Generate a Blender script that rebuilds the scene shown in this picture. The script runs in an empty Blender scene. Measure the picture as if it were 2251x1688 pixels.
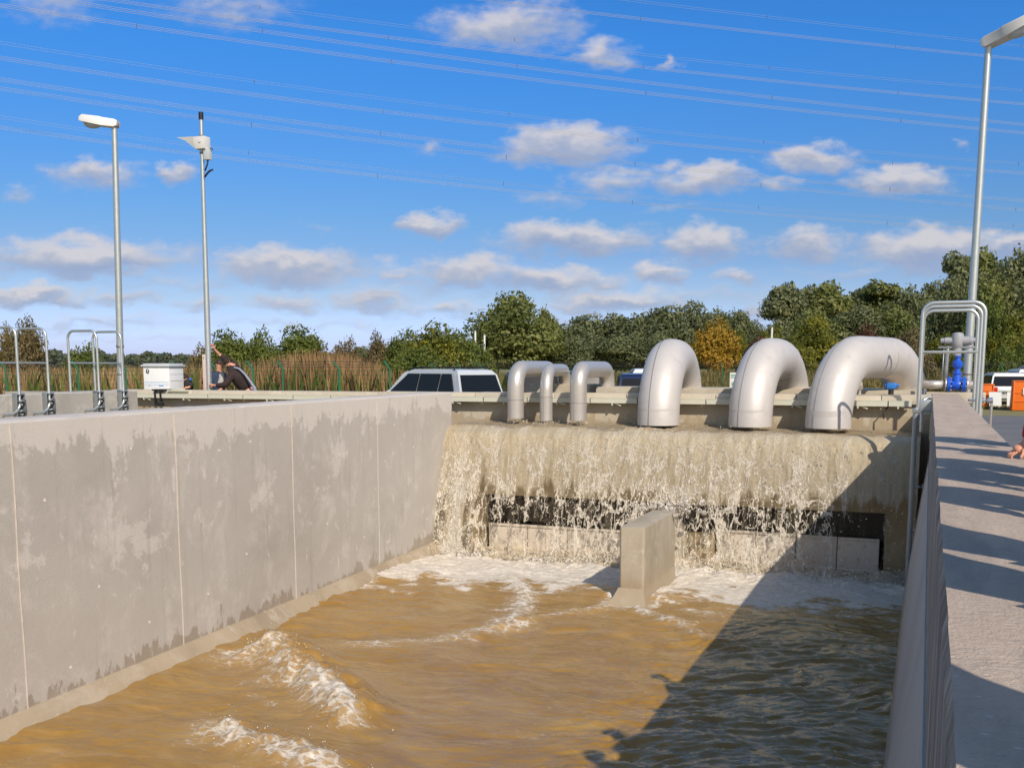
import bpy, bmesh, math, random
import numpy as np
from mathutils import Vector, Matrix

scene = bpy.context.scene
COL = scene.collection
R = math.radians

# ------------------------------------------------------------------ camera
PW, PH = 2251.0, 1688.0
F_PX = 2300.0
PITCH = 7.6165
YAW = 21.6162
CY = 1110.56
CAMZ = 1.75
cam_d = bpy.data.cameras.new("camera")
cam = bpy.data.objects.new("camera", cam_d)
COL.objects.link(cam)
cam.location = (0, 0, CAMZ)
cam.rotation_euler = (R(90 - PITCH), 0, R(YAW))
cam_d.sensor_width = 36
cam_d.lens = F_PX / PW * 36
cam_d.shift_y = (CY - PH / 2) / PW
cam_d.clip_start = 0.05
cam_d.clip_end = 6000
scene.camera = cam
scene.render.resolution_x = 1024
scene.render.resolution_y = 767

_c, _s = math.cos(R(PITCH)), math.sin(R(PITCH))
_p = R(YAW)
HF = Vector((-math.sin(_p), math.cos(_p), 0))
HR = Vector((math.cos(_p), math.sin(_p), 0))
FW = HF * _c - Vector((0, 0, _s))
UP = HF * _s + Vector((0, 0, _c))


def P(x, y, X=None, Y=None, Z=None, D=None):
    """world point seen at photo pixel (x, y), fixed by one world coordinate or by the depth"""
    r = FW * F_PX + HR * (x - PW / 2) + UP * (CY - y)
    if X is not None: t = X / r.x
    elif Y is not None: t = Y / r.y
    elif Z is not None: t = (Z - CAMZ) / r.z
    else: t = D / F_PX
    return Vector((0, 0, CAMZ)) + r * t


# ------------------------------------------------------------------ sun, sky, exposure
SUNV = Vector((-1.0, 1.12, -1.19)).normalized()      # direction the light travels
sun_d = bpy.data.lights.new("sun", 'SUN')
sun_d.energy = 4.3
sun_d.angle = R(0.5)
sun_d.color = (1.0, 0.90, 0.76)
sun = bpy.data.objects.new("sun", sun_d)
COL.objects.link(sun)
sun.location = (20, -20, 30)
sun.rotation_euler = SUNV.to_track_quat('-Z', 'Y').to_euler()
SUN_EL = math.asin(-SUNV.z)
SUN_AZ = math.atan2(-SUNV.x, -SUNV.y)                # from +Y, clockwise
scene.view_settings.view_transform = 'Standard'
scene.view_settings.look = 'None'
scene.view_settings.exposure = 0.0
scene.view_settings.gamma = 1.0

world = bpy.data.worlds.new("World")
scene.world = world
world.use_nodes = True
wt = world.node_tree
wn, wl = wt.nodes, wt.links
for n in list(wn): wn.remove(n)


def W(kind, **kw):
    n = wn.new(kind)
    for k, v in kw.items(): setattr(n, k, v)
    return n


def wmath(op, a, b=None, c=None, clamp=False):
    n = W('ShaderNodeMath', operation=op, use_clamp=clamp)
    for i, v in enumerate((a, b, c)):
        if v is None: continue
        if isinstance(v, (int, float)): n.inputs[i].default_value = v
        else: wl.new(v, n.inputs[i])
    return n.outputs[0]


def wvec(op, a, b=None):
    n = W('ShaderNodeVectorMath', operation=op)
    for i, v in enumerate((a, b)):
        if v is None: continue
        if isinstance(v, (tuple, Vector)): n.inputs[i].default_value = tuple(v)
        else: wl.new(v, n.inputs[i])
    return n


sky = W('ShaderNodeTexSky', sky_type='NISHITA')
sky.sun_disc = False
sky.sun_elevation = SUN_EL
sky.sun_rotation = SUN_AZ
sky.altitude = 50
sky.air_density = 1.0
sky.dust_density = 0.6
sky.ozone_density = 2.0
skyhs = W('ShaderNodeHueSaturation')
skyhs.inputs['Saturation'].default_value = 1.28
skyhs.inputs['Value'].default_value = 1.0
wl.new(sky.outputs[0], skyhs.inputs['Color'])
tc = W('ShaderNodeTexCoord')
# the air near the horizon is milky blue, not yellow; unseen sky overhead is whitened and brightened as shadow fill
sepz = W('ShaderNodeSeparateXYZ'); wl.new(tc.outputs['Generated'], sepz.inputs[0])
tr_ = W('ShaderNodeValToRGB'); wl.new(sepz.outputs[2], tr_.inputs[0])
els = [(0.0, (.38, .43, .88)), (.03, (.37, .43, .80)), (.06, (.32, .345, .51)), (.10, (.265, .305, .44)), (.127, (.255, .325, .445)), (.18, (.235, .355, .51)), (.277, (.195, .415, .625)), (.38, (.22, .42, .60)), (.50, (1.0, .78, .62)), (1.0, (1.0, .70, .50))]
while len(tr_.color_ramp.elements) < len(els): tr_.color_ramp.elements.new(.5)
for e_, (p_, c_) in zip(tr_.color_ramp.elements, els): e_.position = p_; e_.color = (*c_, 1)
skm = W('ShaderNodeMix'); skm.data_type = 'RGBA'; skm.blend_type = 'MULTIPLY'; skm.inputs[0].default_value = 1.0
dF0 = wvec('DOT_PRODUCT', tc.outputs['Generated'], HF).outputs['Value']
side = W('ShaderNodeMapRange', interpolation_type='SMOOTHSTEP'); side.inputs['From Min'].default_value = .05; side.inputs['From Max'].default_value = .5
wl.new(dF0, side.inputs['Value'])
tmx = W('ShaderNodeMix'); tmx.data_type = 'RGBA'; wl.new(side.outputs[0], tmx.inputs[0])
tmx.inputs[6].default_value = (.62, .50, .42, 1); wl.new(tr_.outputs[0], tmx.inputs[7])      # unseen sky to the sides and behind, whitened to neutralise the fill light
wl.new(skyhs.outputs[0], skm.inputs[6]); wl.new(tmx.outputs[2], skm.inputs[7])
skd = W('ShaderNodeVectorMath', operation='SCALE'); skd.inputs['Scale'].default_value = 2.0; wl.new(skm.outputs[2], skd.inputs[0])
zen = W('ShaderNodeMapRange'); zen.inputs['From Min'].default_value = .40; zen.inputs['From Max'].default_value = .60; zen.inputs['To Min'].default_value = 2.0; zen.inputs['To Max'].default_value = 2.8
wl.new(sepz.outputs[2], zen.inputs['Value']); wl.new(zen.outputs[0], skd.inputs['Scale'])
dF = wvec('DOT_PRODUCT', tc.outputs['Generated'], HF).outputs['Value']
dR = wvec('DOT_PRODUCT', tc.outputs['Generated'], HR).outputs['Value']
sep = W('ShaderNodeSeparateXYZ'); wl.new(tc.outputs['Generated'], sep.inputs[0])
dFc = wmath('MAXIMUM', dF, 0.15)
uu = wmath('DIVIDE', dR, dFc)
vv = wmath('DIVIDE', sep.outputs[2], dFc)
comb = W('ShaderNodeCombineXYZ'); wl.new(uu, comb.inputs[0]); wl.new(vv, comb.inputs[1])
ns = W('ShaderNodeTexNoise'); ns.inputs['Scale'].default_value = 26; ns.inputs['Detail'].default_value = 6
ns.inputs['Roughness'].default_value = 0.55
wl.new(wvec('MULTIPLY', comb.outputs[0], (1.0, 1.9, 1.0)).outputs[0], ns.inputs['Vector'])
nd = wvec('SUBTRACT', ns.outputs['Color'], (0.5, 0.5, 0.5)).outputs[0]
warp = wvec('MULTIPLY', nd, (0.085, 0.040, 0.0)).outputs[0]
uvw = wvec('ADD', comb.outputs[0], warp).outputs[0]
# clouds: centre, half sizes in photo pixels (2212-wide view), strength
CL = [(1090, 62, 150, 42, .85), (1180, 30, 60, 28, .45), (1290, 120, 75, 28, .75), (1448, 138, 22, 20, .5), (500, 18, 150, 36, .42),
      (110, 22, 110, 30, .42), (1225, 318, 135, 40, 1.0), (1320, 395, 95, 32, .6), (1515, 388, 105, 28, 1.0), (1680, 400, 52, 20, .5),
      (1760, 343, 92, 24, .9), (1950, 386, 112, 26, 1.0), (2070, 309, 24, 13, .4), (1180, 435, 60, 20, .4), (205, 378, 98, 28, .75),
      (372, 375, 45, 20, .8), (40, 418, 52, 20, .4), (940, 334, 40, 16, .4), (930, 492, 66, 21, .9), (1235, 517, 165, 30, 1.0),
      (1530, 528, 92, 34, 1.0), (1740, 528, 88, 32, .8), (2010, 540, 155, 42, 1.0), (190, 556, 215, 38, 1.0), (620, 576, 155, 36, 1.0),
      (1010, 582, 105, 32, .9), (1190, 604, 140, 28, .95), (850, 588, 55, 20, .6), (1430, 592, 55, 25, .9), (1590, 602, 48, 18, .65),
      (70, 640, 125, 22, .9), (260, 642, 90, 16, .6), (430, 655, 80, 16, .5), (620, 650, 90, 20, .65), (800, 648, 90, 24, .75),
      (1330, 652, 160, 24, .85), (1640, 668, 45, 16, .6), (970, 660, 70, 18, .6), (1150, 685, 120, 16, .5), (300, 600, 60, 14, .4),
      (300, 735, 420, 14, .25), (1000, 665, 420, 16, .34), (900, 615, 300, 22, .34), (1500, 640, 340, 20, .30), (420, 610, 320, 20, .32), (250, 690, 340, 12, .30), (1850, 590, 220, 16, .28), (2180, 530, 60, 26, .9), (1860, 600, 60, 14, .35), (1440, 450, 60, 14, .35), (700, 490, 45, 12, .25), (200, 700, 240, 14, .4), (640, 700, 260, 12, .35)]
acc = None; shade_acc = None
for (x, y, a, b, st) in CL:
    r = FW * F_PX + HR * (x * 1.01763 - PW / 2) + UP * (CY - y * 1.01763)
    f = r.dot(HF)
    cu, cv = r.dot(HR) / f, r.z / f
    au, bv = a * 1.45 * 1.01763 / f, b * 1.6 * 1.01763 / f
    # the noise field is the same for all clouds: ellipse coordinates, radius, soft falloff
    q = wvec('SUBTRACT', uvw, (cu, cv, 0)).outputs[0]
    q = wvec('MULTIPLY', q, (1 / au, 1 / bv, 0)).outputs[0]
    l = wvec('LENGTH', q).outputs['Value']
    m = wmath('MULTIPLY_ADD', l, -st * 1.25, st * 1.25, clamp=True)
    sp = W('ShaderNodeSeparateXYZ'); wl.new(q, sp.inputs[0])
    sh = wmath('MULTIPLY', sp.outputs[1], m)
    acc = m if acc is None else wmath('MAXIMUM', acc, m)
    shade_acc = sh if shade_acc is None else wmath('ADD', shade_acc, sh)
ns2 = W('ShaderNodeTexNoise'); ns2.inputs['Scale'].default_value = 60; ns2.inputs['Detail'].default_value = 5
wl.new(wvec('MULTIPLY', comb.outputs[0], (1.0, 2.0, 1.0)).outputs[0], ns2.inputs['Vector'])
dens = wmath('ADD', acc, wmath('MULTIPLY_ADD', ns2.outputs['Fac'], 0.5, -0.27))
mr = W('ShaderNodeMapRange', interpolation_type='SMOOTHSTEP')
mr.inputs['From Min'].default_value = 0.02; mr.inputs['From Max'].default_value = 0.78
wl.new(dens, mr.inputs['Value'])
front = wmath('GREATER_THAN', dF, 0.2)
above = wmath('GREATER_THAN', sep.outputs[2], 0.0)
cmask = wmath('MULTIPLY', wmath('MULTIPLY', mr.outputs[0], wmath('MINIMUM', wmath('MULTIPLY', acc, 6.0), 1.0)), wmath('MULTIPLY', front, above))
cmask = wmath('MULTIPLY', cmask, 0.88)
# cloud colour: bright tops, bluish grey undersides
cs = W('ShaderNodeMapRange'); cs.inputs['From Min'].default_value = -0.28; cs.inputs['From Max'].default_value = 0.22
wl.new(wmath('ADD', shade_acc, wmath('MULTIPLY_ADD', ns2.outputs['Fac'], 0.3, -0.15)), cs.inputs['Value'])
cr = W('ShaderNodeValToRGB')
cr.color_ramp.elements[0].color = (0.33, 0.40, 0.58, 1); cr.color_ramp.elements[1].color = (0.68, 0.65, 0.67, 1)
cr.color_ramp.elements.new(0.5).color = (0.46, 0.49, 0.59, 1)
wl.new(cs.outputs[0], cr.inputs[0])
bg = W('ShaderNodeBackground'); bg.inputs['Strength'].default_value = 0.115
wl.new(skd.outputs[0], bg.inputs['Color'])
bc = W('ShaderNodeBackground'); bc.inputs['Strength'].default_value = 1.0
wl.new(cr.outputs[0], bc.inputs['Color'])
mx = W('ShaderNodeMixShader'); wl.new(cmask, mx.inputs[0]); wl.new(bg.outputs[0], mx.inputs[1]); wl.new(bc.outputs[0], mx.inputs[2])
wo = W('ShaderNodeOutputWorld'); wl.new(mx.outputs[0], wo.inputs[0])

# ------------------------------------------------------------------ helpers: materials
MATS = {}


class NT:
    """small wrapper to write node trees briefly"""
    def __init__(s, name):
        s.m = bpy.data.materials.new(name); s.m.use_nodes = True
        s.t = s.m.node_tree; s.n = s.t.nodes; s.l = s.t.links
        s.b = s.n['Principled BSDF']; s.out = s.n['Material Output']
        s.tc = s.n.new('ShaderNodeTexCoord')

    def set(s, sock, v):
        if isinstance(v, bpy.types.NodeSocket): s.l.new(v, sock)
        elif isinstance(v, (tuple, list)) and sock.type == 'RGBA' and len(v) == 3: sock.default_value = (*v, 1)
        else: sock.default_value = v

    def node(s, kind, ins=None, **kw):
        n = s.n.new(kind)
        for k, v in kw.items(): setattr(n, k, v)
        for k, v in (ins or {}).items(): s.set(n.inputs[k], v)
        return n

    def math(s, op, a, b=None, c=None, clamp=False):
        n = s.n.new('ShaderNodeMath'); n.operation = op; n.use_clamp = clamp
        for i, v in enumerate((a, b, c)):
            if v is not None: s.set(n.inputs[i], v)
        return n.outputs[0]

    def noise(s, vec, scale, detail=4, rough=.55, dist=0.0):
        return s.node('ShaderNodeTexNoise', {'Vector': vec, 'Scale': scale, 'Detail': detail, 'Roughness': rough, 'Distortion': dist})

    def scale(s, vec, sc, off=(0, 0, 0)):
        return s.node('ShaderNodeMapping', {'Vector': vec, 'Scale': sc, 'Location': off}).outputs[0]

    def ramp(s, fac, stops):
        n = s.n.new('ShaderNodeValToRGB'); s.l.new(fac, n.inputs[0])
        e = n.color_ramp.elements
        while len(e) < len(stops): e.new(0.5)
        for i, (p, c) in enumerate(stops):
            e[i].position = p; e[i].color = (*c, 1) if len(c) == 3 else c
        return n.outputs[0]

    def smooth(s, v, a, b):
        n = s.node('ShaderNodeMapRange', {'Value': v, 'From Min': a, 'From Max': b}, interpolation_type='SMOOTHSTEP')
        return n.outputs[0]

    def mix(s, f, a, b, mode='MIX'):
        n = s.n.new('ShaderNodeMix'); n.data_type = 'RGBA'; n.blend_type = mode
        s.set(n.inputs[0], f); s.set(n.inputs[6], a); s.set(n.inputs[7], b)
        return n.outputs[2]

    def bump(s, h, strength=.3, dist=.02):
        n = s.node('ShaderNodeBump', {'Height': h, 'Strength': strength, 'Distance': dist})
        s.l.new(n.outputs[0], s.b.inputs['Normal']); return n

    def attr(s, name):
        return s.node('ShaderNodeAttribute', attribute_name=name)


def simple(name, col, rough=.6, metal=0.0, var=.12, vs=6.0, bump=.15, bs=60.0, bd=.004, spec=.5, dirt=None, coat=0.0):
    if name in MATS: return MATS[name]
    k = NT(name)
    ob = k.tc.outputs['Object']
    n1 = k.noise(ob, vs, 5, .6)
    c = k.mix(n1.outputs['Fac'], tuple(x * (1 - var) for x in col), tuple(min(1, x * (1 + var)) for x in col))
    if dirt:
        n2 = k.noise(ob, vs * 2.3, 6, .65, .4)
        c = k.mix(k.smooth(n2.outputs['Fac'], .52, .75), c, dirt)
    k.set(k.b.inputs['Base Color'], c)
    nr = k.noise(ob, vs * 3, 3)
    k.set(k.b.inputs['Roughness'], k.math('MULTIPLY_ADD', nr.outputs['Fac'], .25 * rough, rough * .87))
    k.b.inputs['Metallic'].default_value = metal
    k.b.inputs['Specular IOR Level'].default_value = spec
    if coat: k.b.inputs['Coat Weight'].default_value = coat
    if bump: k.bump(k.noise(ob, bs, 4).outputs['Fac'], bump, bd)
    MATS[name] = k.m
    return k.m


def concrete(name, base, light, dark, patch=.5, top=None, wet=None, grain=1.0, streak=True, wetcol=(.20, .15, .09)):
    """weathered concrete; top=(z0,z1) pale uneven band along the top edge, wet=(z0,z1) wet foot"""
    if name in MATS: return MATS[name]
    k = NT(name)
    g = k.node('ShaderNodeNewGeometry').outputs['Position']
    xyz = k.node('ShaderNodeSeparateXYZ', {'Vector': g})
    n1 = k.noise(g, .55, 6, .62, .3)
    n2 = k.noise(g, 2.3, 8, .68, .5)
    n3 = k.noise(g, 34, 5, .7)
    n4 = k.noise(k.scale(g, (3.0, 3.0, .45)), 1.6, 8, .7, .6)
    c = k.ramp(n1.outputs['Fac'], [(.3, dark), (.5, base), (.72, tuple(min(1, x * 1.09) for x in base))])
    # pale patches where the cement skin is left
    pm = k.math('ADD', k.math('MULTIPLY', n2.outputs['Fac'], .55), k.math('MULTIPLY', n4.outputs['Fac'], .45))
    if top:
        t = k.smooth(xyz.outputs[2], top[0], top[1])
        pm = k.math('ADD', pm, k.math('MULTIPLY', t, .24))
    pm = k.math('ADD', pm, k.math('MULTIPLY_ADD', k.noise(g, 11, 6, .7).outputs['Fac'], .16, -.08))
    patchm = k.smooth(pm, .575 - .08 * (patch - .5), .625 - .08 * (patch - .5))
    fine = k.smooth(n3.outputs['Fac'], .3, .62)
    patchm = k.math('MULTIPLY', patchm, k.math('MULTIPLY_ADD', fine, .35, .6))
    c = k.mix(patchm, c, light)
    n8 = k.noise(k.scale(g, (1, 1, 1.15), (3, 7, 2)), .95, 10, .72, .25)
    hard = k.math('MULTIPLY', k.smooth(n8.outputs['Fac'], .575, .61), k.math('MULTIPLY_ADD', fine, .5, .25))
    c = k.mix(hard, c, light)
    # faint soft clouds of lime
    n5 = k.noise(k.scale(g, (1, 1, .8)), 1.15, 9, .74, .3)
    c = k.mix(k.math('MULTIPLY', k.smooth(n5.outputs['Fac'], .48, .66), .5), c, light)
    # small pits and grains
    v = k.node('ShaderNodeTexVoronoi', {'Vector': g, 'Scale': 16.0 * grain}, feature='F1')
    c = k.mix(k.math('MULTIPLY', k.math('LESS_THAN', v.outputs['Distance'], .07), .55), c, tuple(x * .45 for x in dark))
    c = k.mix(k.math('MULTIPLY', n3.outputs['Fac'], .28), c, tuple(x * .7 for x in dark))
    rough = .85
    if streak:
        n6 = k.noise(k.scale(g, (7, 7, .35)), 1.2, 6, .6)
        c = k.mix(k.math('MULTIPLY', k.smooth(n6.outputs['Fac'], .56, .78), .30), c, tuple(x * .62 for x in dark))
    if wet:
        n7 = k.noise(k.scale(g, (2.2, 2.2, .9)), 1.4, 7, .68)
        zz = k.math('ADD', xyz.outputs[2], k.math('MULTIPLY_ADD', n7.outputs['Fac'], -1.5, .75))
        wm = k.math('SUBTRACT', 1.0, k.smooth(zz, wet[0], wet[1]))
        c = k.mix(k.math('MULTIPLY', wm, .58), c, wetcol)
        k.set(k.b.inputs['Roughness'], k.math('MULTIPLY_ADD', wm, -.45, .86))
    else:
        k.b.inputs['Roughness'].default_value = rough
    k.set(k.b.inputs['Base Color'], c)
    h = k.math('ADD', k.math('MULTIPLY', n3.outputs['Fac'], .5), k.math('MULTIPLY', n2.outputs['Fac'], 1.2))
    k.bump(h, .45, .012)
    MATS[name] = k.m
    return k.m


# ------------------------------------------------------------------ helpers: objects
def tag(o, label=None, cat=None, group=None, kind=None):
    if label: o['label'] = label
    if cat: o['category'] = cat
    if group: o['group'] = group
    if kind: o['kind'] = kind
    return o


def empty(name, loc, rz=0, label=None, cat=None, group=None):
    o = bpy.data.objects.new(name, None); COL.objects.link(o)
    o.empty_display_size = .2
    o.location = loc; o.rotation_euler = (0, 0, rz)
    return tag(o, label, cat, group)


def link_mesh(name, me, mat, parent=None, smooth=False):
    o = bpy.data.objects.new(name, me); COL.objects.link(o)
    for m in (mat if isinstance(mat, (list, tuple)) else [mat]):
        if m: me.materials.append(m)
    if smooth:
        me.polygons.foreach_set('use_smooth', [True] * len(me.polygons))
    if parent: o.parent = parent
    return o


class MB:
    """collects shapes into one bmesh (coordinates relative to the thing's base)"""
    def __init__(s, origin=(0, 0, 0), rz=0.0):
        s.bm = bmesh.new(); s.inv = (Matrix.Translation(origin) @ Matrix.Rotation(rz, 4, 'Z')).inverted() if (rz or tuple(origin) != (0, 0, 0)) else Matrix.Identity(4)
        s.mi = 0

    def _add(s, verts, faces, smooth=False):
        vs = [s.bm.verts.new(s.inv @ Vector(v)) for v in verts]
        for f in faces:
            try:
                fc = s.bm.faces.new([vs[i] for i in f]); fc.smooth = smooth; fc.material_index = s.mi
            except ValueError: pass
        return vs

    def box(s, a, b, bevel=0.0, rot=None, seg=2):
        """box from corner a to corner b (before rotation about its centre)"""
        a, b = Vector(a), Vector(b); c = (a + b) / 2; h = (b - a) / 2
        t = bmesh.new()
        bmesh.ops.create_cube(t, size=1.0)
        for v in t.verts: v.co = Vector((v.co.x * 2 * h.x, v.co.y * 2 * h.y, v.co.z * 2 * h.z))
        if bevel: bmesh.ops.bevel(t, geom=list(t.edges), offset=bevel, segments=seg, affect='EDGES', profile=.6)
        M = Matrix.Translation(c) @ (rot.to_4x4() if rot is not None else Matrix.Identity(4))
        t.verts.ensure_lookup_table()
        s._add([M @ v.co for v in t.verts], [[v.index for v in f.verts] for f in t.faces], bevel > 0)
        t.free(); return s

    def prism(s, poly, d, bevel=0.0, origin=(0, 0, 0), ax=None, ay=None, az=None):
        """polygon in the (ax, ay) plane pushed by d along az"""
        ax, ay, az = Vector(ax or (1, 0, 0)), Vector(ay or (0, 0, 1)), Vector(az or (0, 1, 0)); o = Vector(origin)
        t = bmesh.new(); n = len(poly)
        lo = [t.verts.new(o + ax * x + ay * y) for x, y in poly]; hi = [t.verts.new(o + ax * x + ay * y + az * d) for x, y in poly]
        t.faces.new(lo[::-1]); t.faces.new(hi)
        for i in range(n): t.faces.new([lo[i], lo[(i + 1) % n], hi[(i + 1) % n], hi[i]])
        bmesh.ops.recalc_face_normals(t, faces=t.faces)
        if bevel: bmesh.ops.bevel(t, geom=list(t.edges), offset=bevel, segments=2, affect='EDGES', profile=.6)
        t.verts.index_update(); t.verts.ensure_lookup_table()
        s._add([v.co for v in t.verts], [[v.index for v in f.verts] for f in t.faces], False)
        t.free(); return s

    def tube(s, pts, r, n=10, cap=True, closed=False):
        pts = [Vector(p) for p in pts]; m = len(pts)
        rs = r if isinstance(r, (list, tuple)) else [r] * m
        rings = []; prev = None
        for i, p in enumerate(pts):
            if closed: t = pts[(i + 1) % m] - pts[i - 1]
            else: t = pts[min(i + 1, m - 1)] - pts[max(i - 1, 0)]
            t.normalize()
            if prev is None:
                a = Vector((0, 0, 1)) if abs(t.z) < .9 else Vector((1, 0, 0))
                u = t.cross(a).normalized()
            else:
                u = prev - t * prev.dot(t)
                u = u.normalized() if u.length > 1e-6 else t.orthogonal().normalized()
            prev = u; w = t.cross(u)
            rings.append([p + (u * math.cos(2 * math.pi * k / n) + w * math.sin(2 * math.pi * k / n)) * rs[i] for k in range(n)])
        vs = [v for rg in rings for v in rg]; fs = []
        for i in range(m if closed else m - 1):
            j = (i + 1) % m
            for k in range(n):
                fs.append([i * n + k, i * n + (k + 1) % n, j * n + (k + 1) % n, j * n + k])
        if cap and not closed:
            fs.append(list(range(n))[::-1]); fs.append([(m - 1) * n + k for k in range(n)])
        s._add(vs, fs, True); return s

    def cyl(s, a, b, r, r2=None, n=16):
        return s.tube([a, b], [r, r if r2 is None else r2], n)

    def lathe(s, c, prof, n=20, axis='Z'):
        """profile of (radius, height) turned about an axis through c"""
        c = Vector(c); vs = []; fs = []; m = len(prof)
        for r, h in prof:
            for k in range(n):
                a = 2 * math.pi * k / n; p = (r * math.cos(a), r * math.sin(a), h)
                if axis == 'X': p = (p[2], p[0], p[1])
                if axis == 'Y': p = (p[0], p[2], p[1])
                vs.append(c + Vector(p))
        for i in range(m - 1):
            for k in range(n): fs.append([i * n + k, i * n + (k + 1) % n, (i + 1) * n + (k + 1) % n, (i + 1) * n + k])
        fs.append(list(range(n))[::-1]); fs.append([(m - 1) * n + k for k in range(n)])
        s._add(vs, fs, True); return s

    def ball(s, c, r, sc=(1, 1, 1), sub=2, jit=0, rng=None):
        t = bmesh.new(); bmesh.ops.create_icosphere(t, subdivisions=sub, radius=r)
        M = Matrix.Translation(c)
        t.verts.ensure_lookup_table()
        s._add([M @ Vector((v.co.x * sc[0], v.co.y * sc[1], v.co.z * sc[2])) for v in t.verts], [[v.index for v in f.verts] for f in t.faces], True)
        t.free(); return s

    def quad(s, pts):
        s._add(pts, [list(range(len(pts)))]); return s

    def build(s, name, mat, parent=None, split=False):
        bmesh.ops.recalc_face_normals(s.bm, faces=s.bm.faces)
        me = bpy.data.meshes.new(name); s.bm.to_mesh(me); s.bm.free()
        o = link_mesh(name, me, mat, parent)
        # sharp edges stay sharp on smooth shaded parts
        if split:
            return split_islands(o)
        try:
            me.set_sharp_from_angle(angle=R(38))
        except Exception: pass
        return o


def split_islands(o):
    me = o.data; par = list(range(len(me.vertices)))
    def find(a):
        while par[a] != a: par[a] = par[par[a]]; a = par[a]
        return a
    for e in me.edges:
        a, b = find(e.vertices[0]), find(e.vertices[1])
        if a != b: par[a] = b
    groups = {}
    for p in me.polygons: groups.setdefault(find(p.vertices[0]), []).append(p)
    out = []
    for g in groups.values():
        idx = {}; vs = []; fs = []
        for p in g:
            f = []
            for v in p.vertices:
                if v not in idx: idx[v] = len(vs); vs.append(me.vertices[v].co.copy())
                f.append(idx[v])
            fs.append(f)
        m = bpy.data.meshes.new(o.name); m.from_pydata([tuple(v) for v in vs], [], fs)
        m.polygons.foreach_set('use_smooth', [p.use_smooth for p in g])
        out.append(link_mesh(o.name.split('.')[0], m, list(me.materials), o.parent))
    bpy.data.objects.remove(o)
    return out[0]


def copy_tree(o, parent=None):
    c = o.copy(); COL.objects.link(c)
    if parent: c.parent = parent
    for ch in list(o.children): copy_tree(ch, c)
    return c


def arc(c, r, a0, a1, ex, ey, n=8):
    """points of an arc about c, in the plane ex, ey"""
    return [Vector(c) + Vector(ex) * r * math.cos(a0 + (a1 - a0) * i / n) + Vector(ey) * r * math.sin(a0 + (a1 - a0) * i / n) for i in range(n + 1)]


def mesh_np(name, verts, faces, mat, parent=None, smooth=False, attrs=None):
    """fast mesh from numpy arrays; faces is (n, k)"""
    me = bpy.data.meshes.new(name)
    nv, nf, k = len(verts), len(faces), faces.shape[1]
    me.vertices.add(nv); me.vertices.foreach_set('co', np.asarray(verts, np.float32).ravel())
    me.loops.add(nf * k); me.loops.foreach_set('vertex_index', faces.astype(np.int32).ravel())
    me.polygons.add(nf); me.polygons.foreach_set('loop_start', np.arange(0, nf * k, k, dtype=np.int32))
    me.polygons.foreach_set('loop_total', np.full(nf, k, np.int32))
    for an, av in (attrs or {}).items():
        dom = 'POINT' if len(av) == nv else 'FACE'
        a = me.attributes.new(an, 'FLOAT', dom); a.data.foreach_set('value', np.asarray(av, np.float32))
    me.update(calc_edges=True); me.validate()
    return link_mesh(name, me, mat, parent, smooth)


# numpy value noise ------------------------------------------------
def vnoise(x, y, seed=0):
    xi = np.floor(x).astype(np.int64); yi = np.floor(y).astype(np.int64)
    xf = x - xi; yf = y - yi
    u = xf * xf * xf * (xf * (xf * 6 - 15) + 10); v = yf * yf * yf * (yf * (yf * 6 - 15) + 10)

    def h(a, b):
        n = (a * 374761393 + b * 668265263 + seed * 1442695041) & 0xFFFFFFFF
        n = ((n ^ (n >> 13)) * 1274126177) & 0xFFFFFFFF
        n = (n ^ (n >> 16)) & 0xFFFFFFFF
        return n / 4294967295.0
    return (h(xi, yi) * (1 - u) + h(xi + 1, yi) * u) * (1 - v) + (h(xi, yi + 1) * (1 - u) + h(xi + 1, yi + 1) * u) * v


def fbm(x, y, o=4, seed=0, g=.5):
    a, s, t = 1.0, 0.0, 0.0
    for i in range(o):
        s = s + a * vnoise(x, y, seed + i * 17); t += a; a *= g; x = x * 2.03 + 5.1; y = y * 2.03 + 1.7
    return s / t


def sstep(v, a, b):
    t = np.clip((v - a) / (b - a), 0, 1); return t * t * (3 - 2 * t)


# ------------------------------------------------------------------ materials
M = {}
M['wall'] = concrete('left_wall_concrete', (.49, .45, .405), (.70, .65, .595), (.42, .385, .345), patch=.46, top=(.50, 1.16), wet=(-1.96, -1.90), wetcol=(.25, .19, .13))
M['wall_top'] = concrete('coping_concrete', (.62, .56, .50), (.72, .65, .59), (.46, .41, .37), patch=.6, streak=False)
M['wall_tan'] = concrete('back_wall_concrete', (.50, .44, .34), (.60, .56, .48), (.40, .34, .25), patch=.55, wet=(.52, .60), wetcol=(.36, .27, .16))
M['wall_old'] = concrete('old_concrete', (.42, .40, .36), (.56, .53, .48), (.30, .28, .25), patch=.5)
M['weir'] = concrete('weir_concrete', (.46, .38, .26), (.58, .50, .38), (.34, .27, .17), patch=.5)
M['pier'] = concrete('pier_concrete', (.44, .38, .29), (.55, .50, .42), (.33, .28, .20), patch=.5, wet=(-1.95, -1.5), wetcol=(.34, .26, .16))
M['rwall'] = concrete('right_wall_concrete', (.36, .34, .32), (.50, .47, .44), (.24, .23, .22), patch=.5)
M['asphalt'] = simple('asphalt', (.085, .085, .09), .9, var=.25, vs=.8, bump=.4, bs=90, bd=.006)
M['galv'] = simple('galvanised_steel', (.56, .60, .61), .42, .75, var=.14, vs=9, bump=.08, bs=40)
M['galv_dark'] = simple('galvanised_bracket', (.30, .33, .35), .5, .6, var=.15, vs=9)
M['steel'] = simple('pipe_steel', (.57, .54, .52), .50, .18, var=.10, vs=2.2, bump=.10, bs=30, dirt=(.50, .47, .45))
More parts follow.
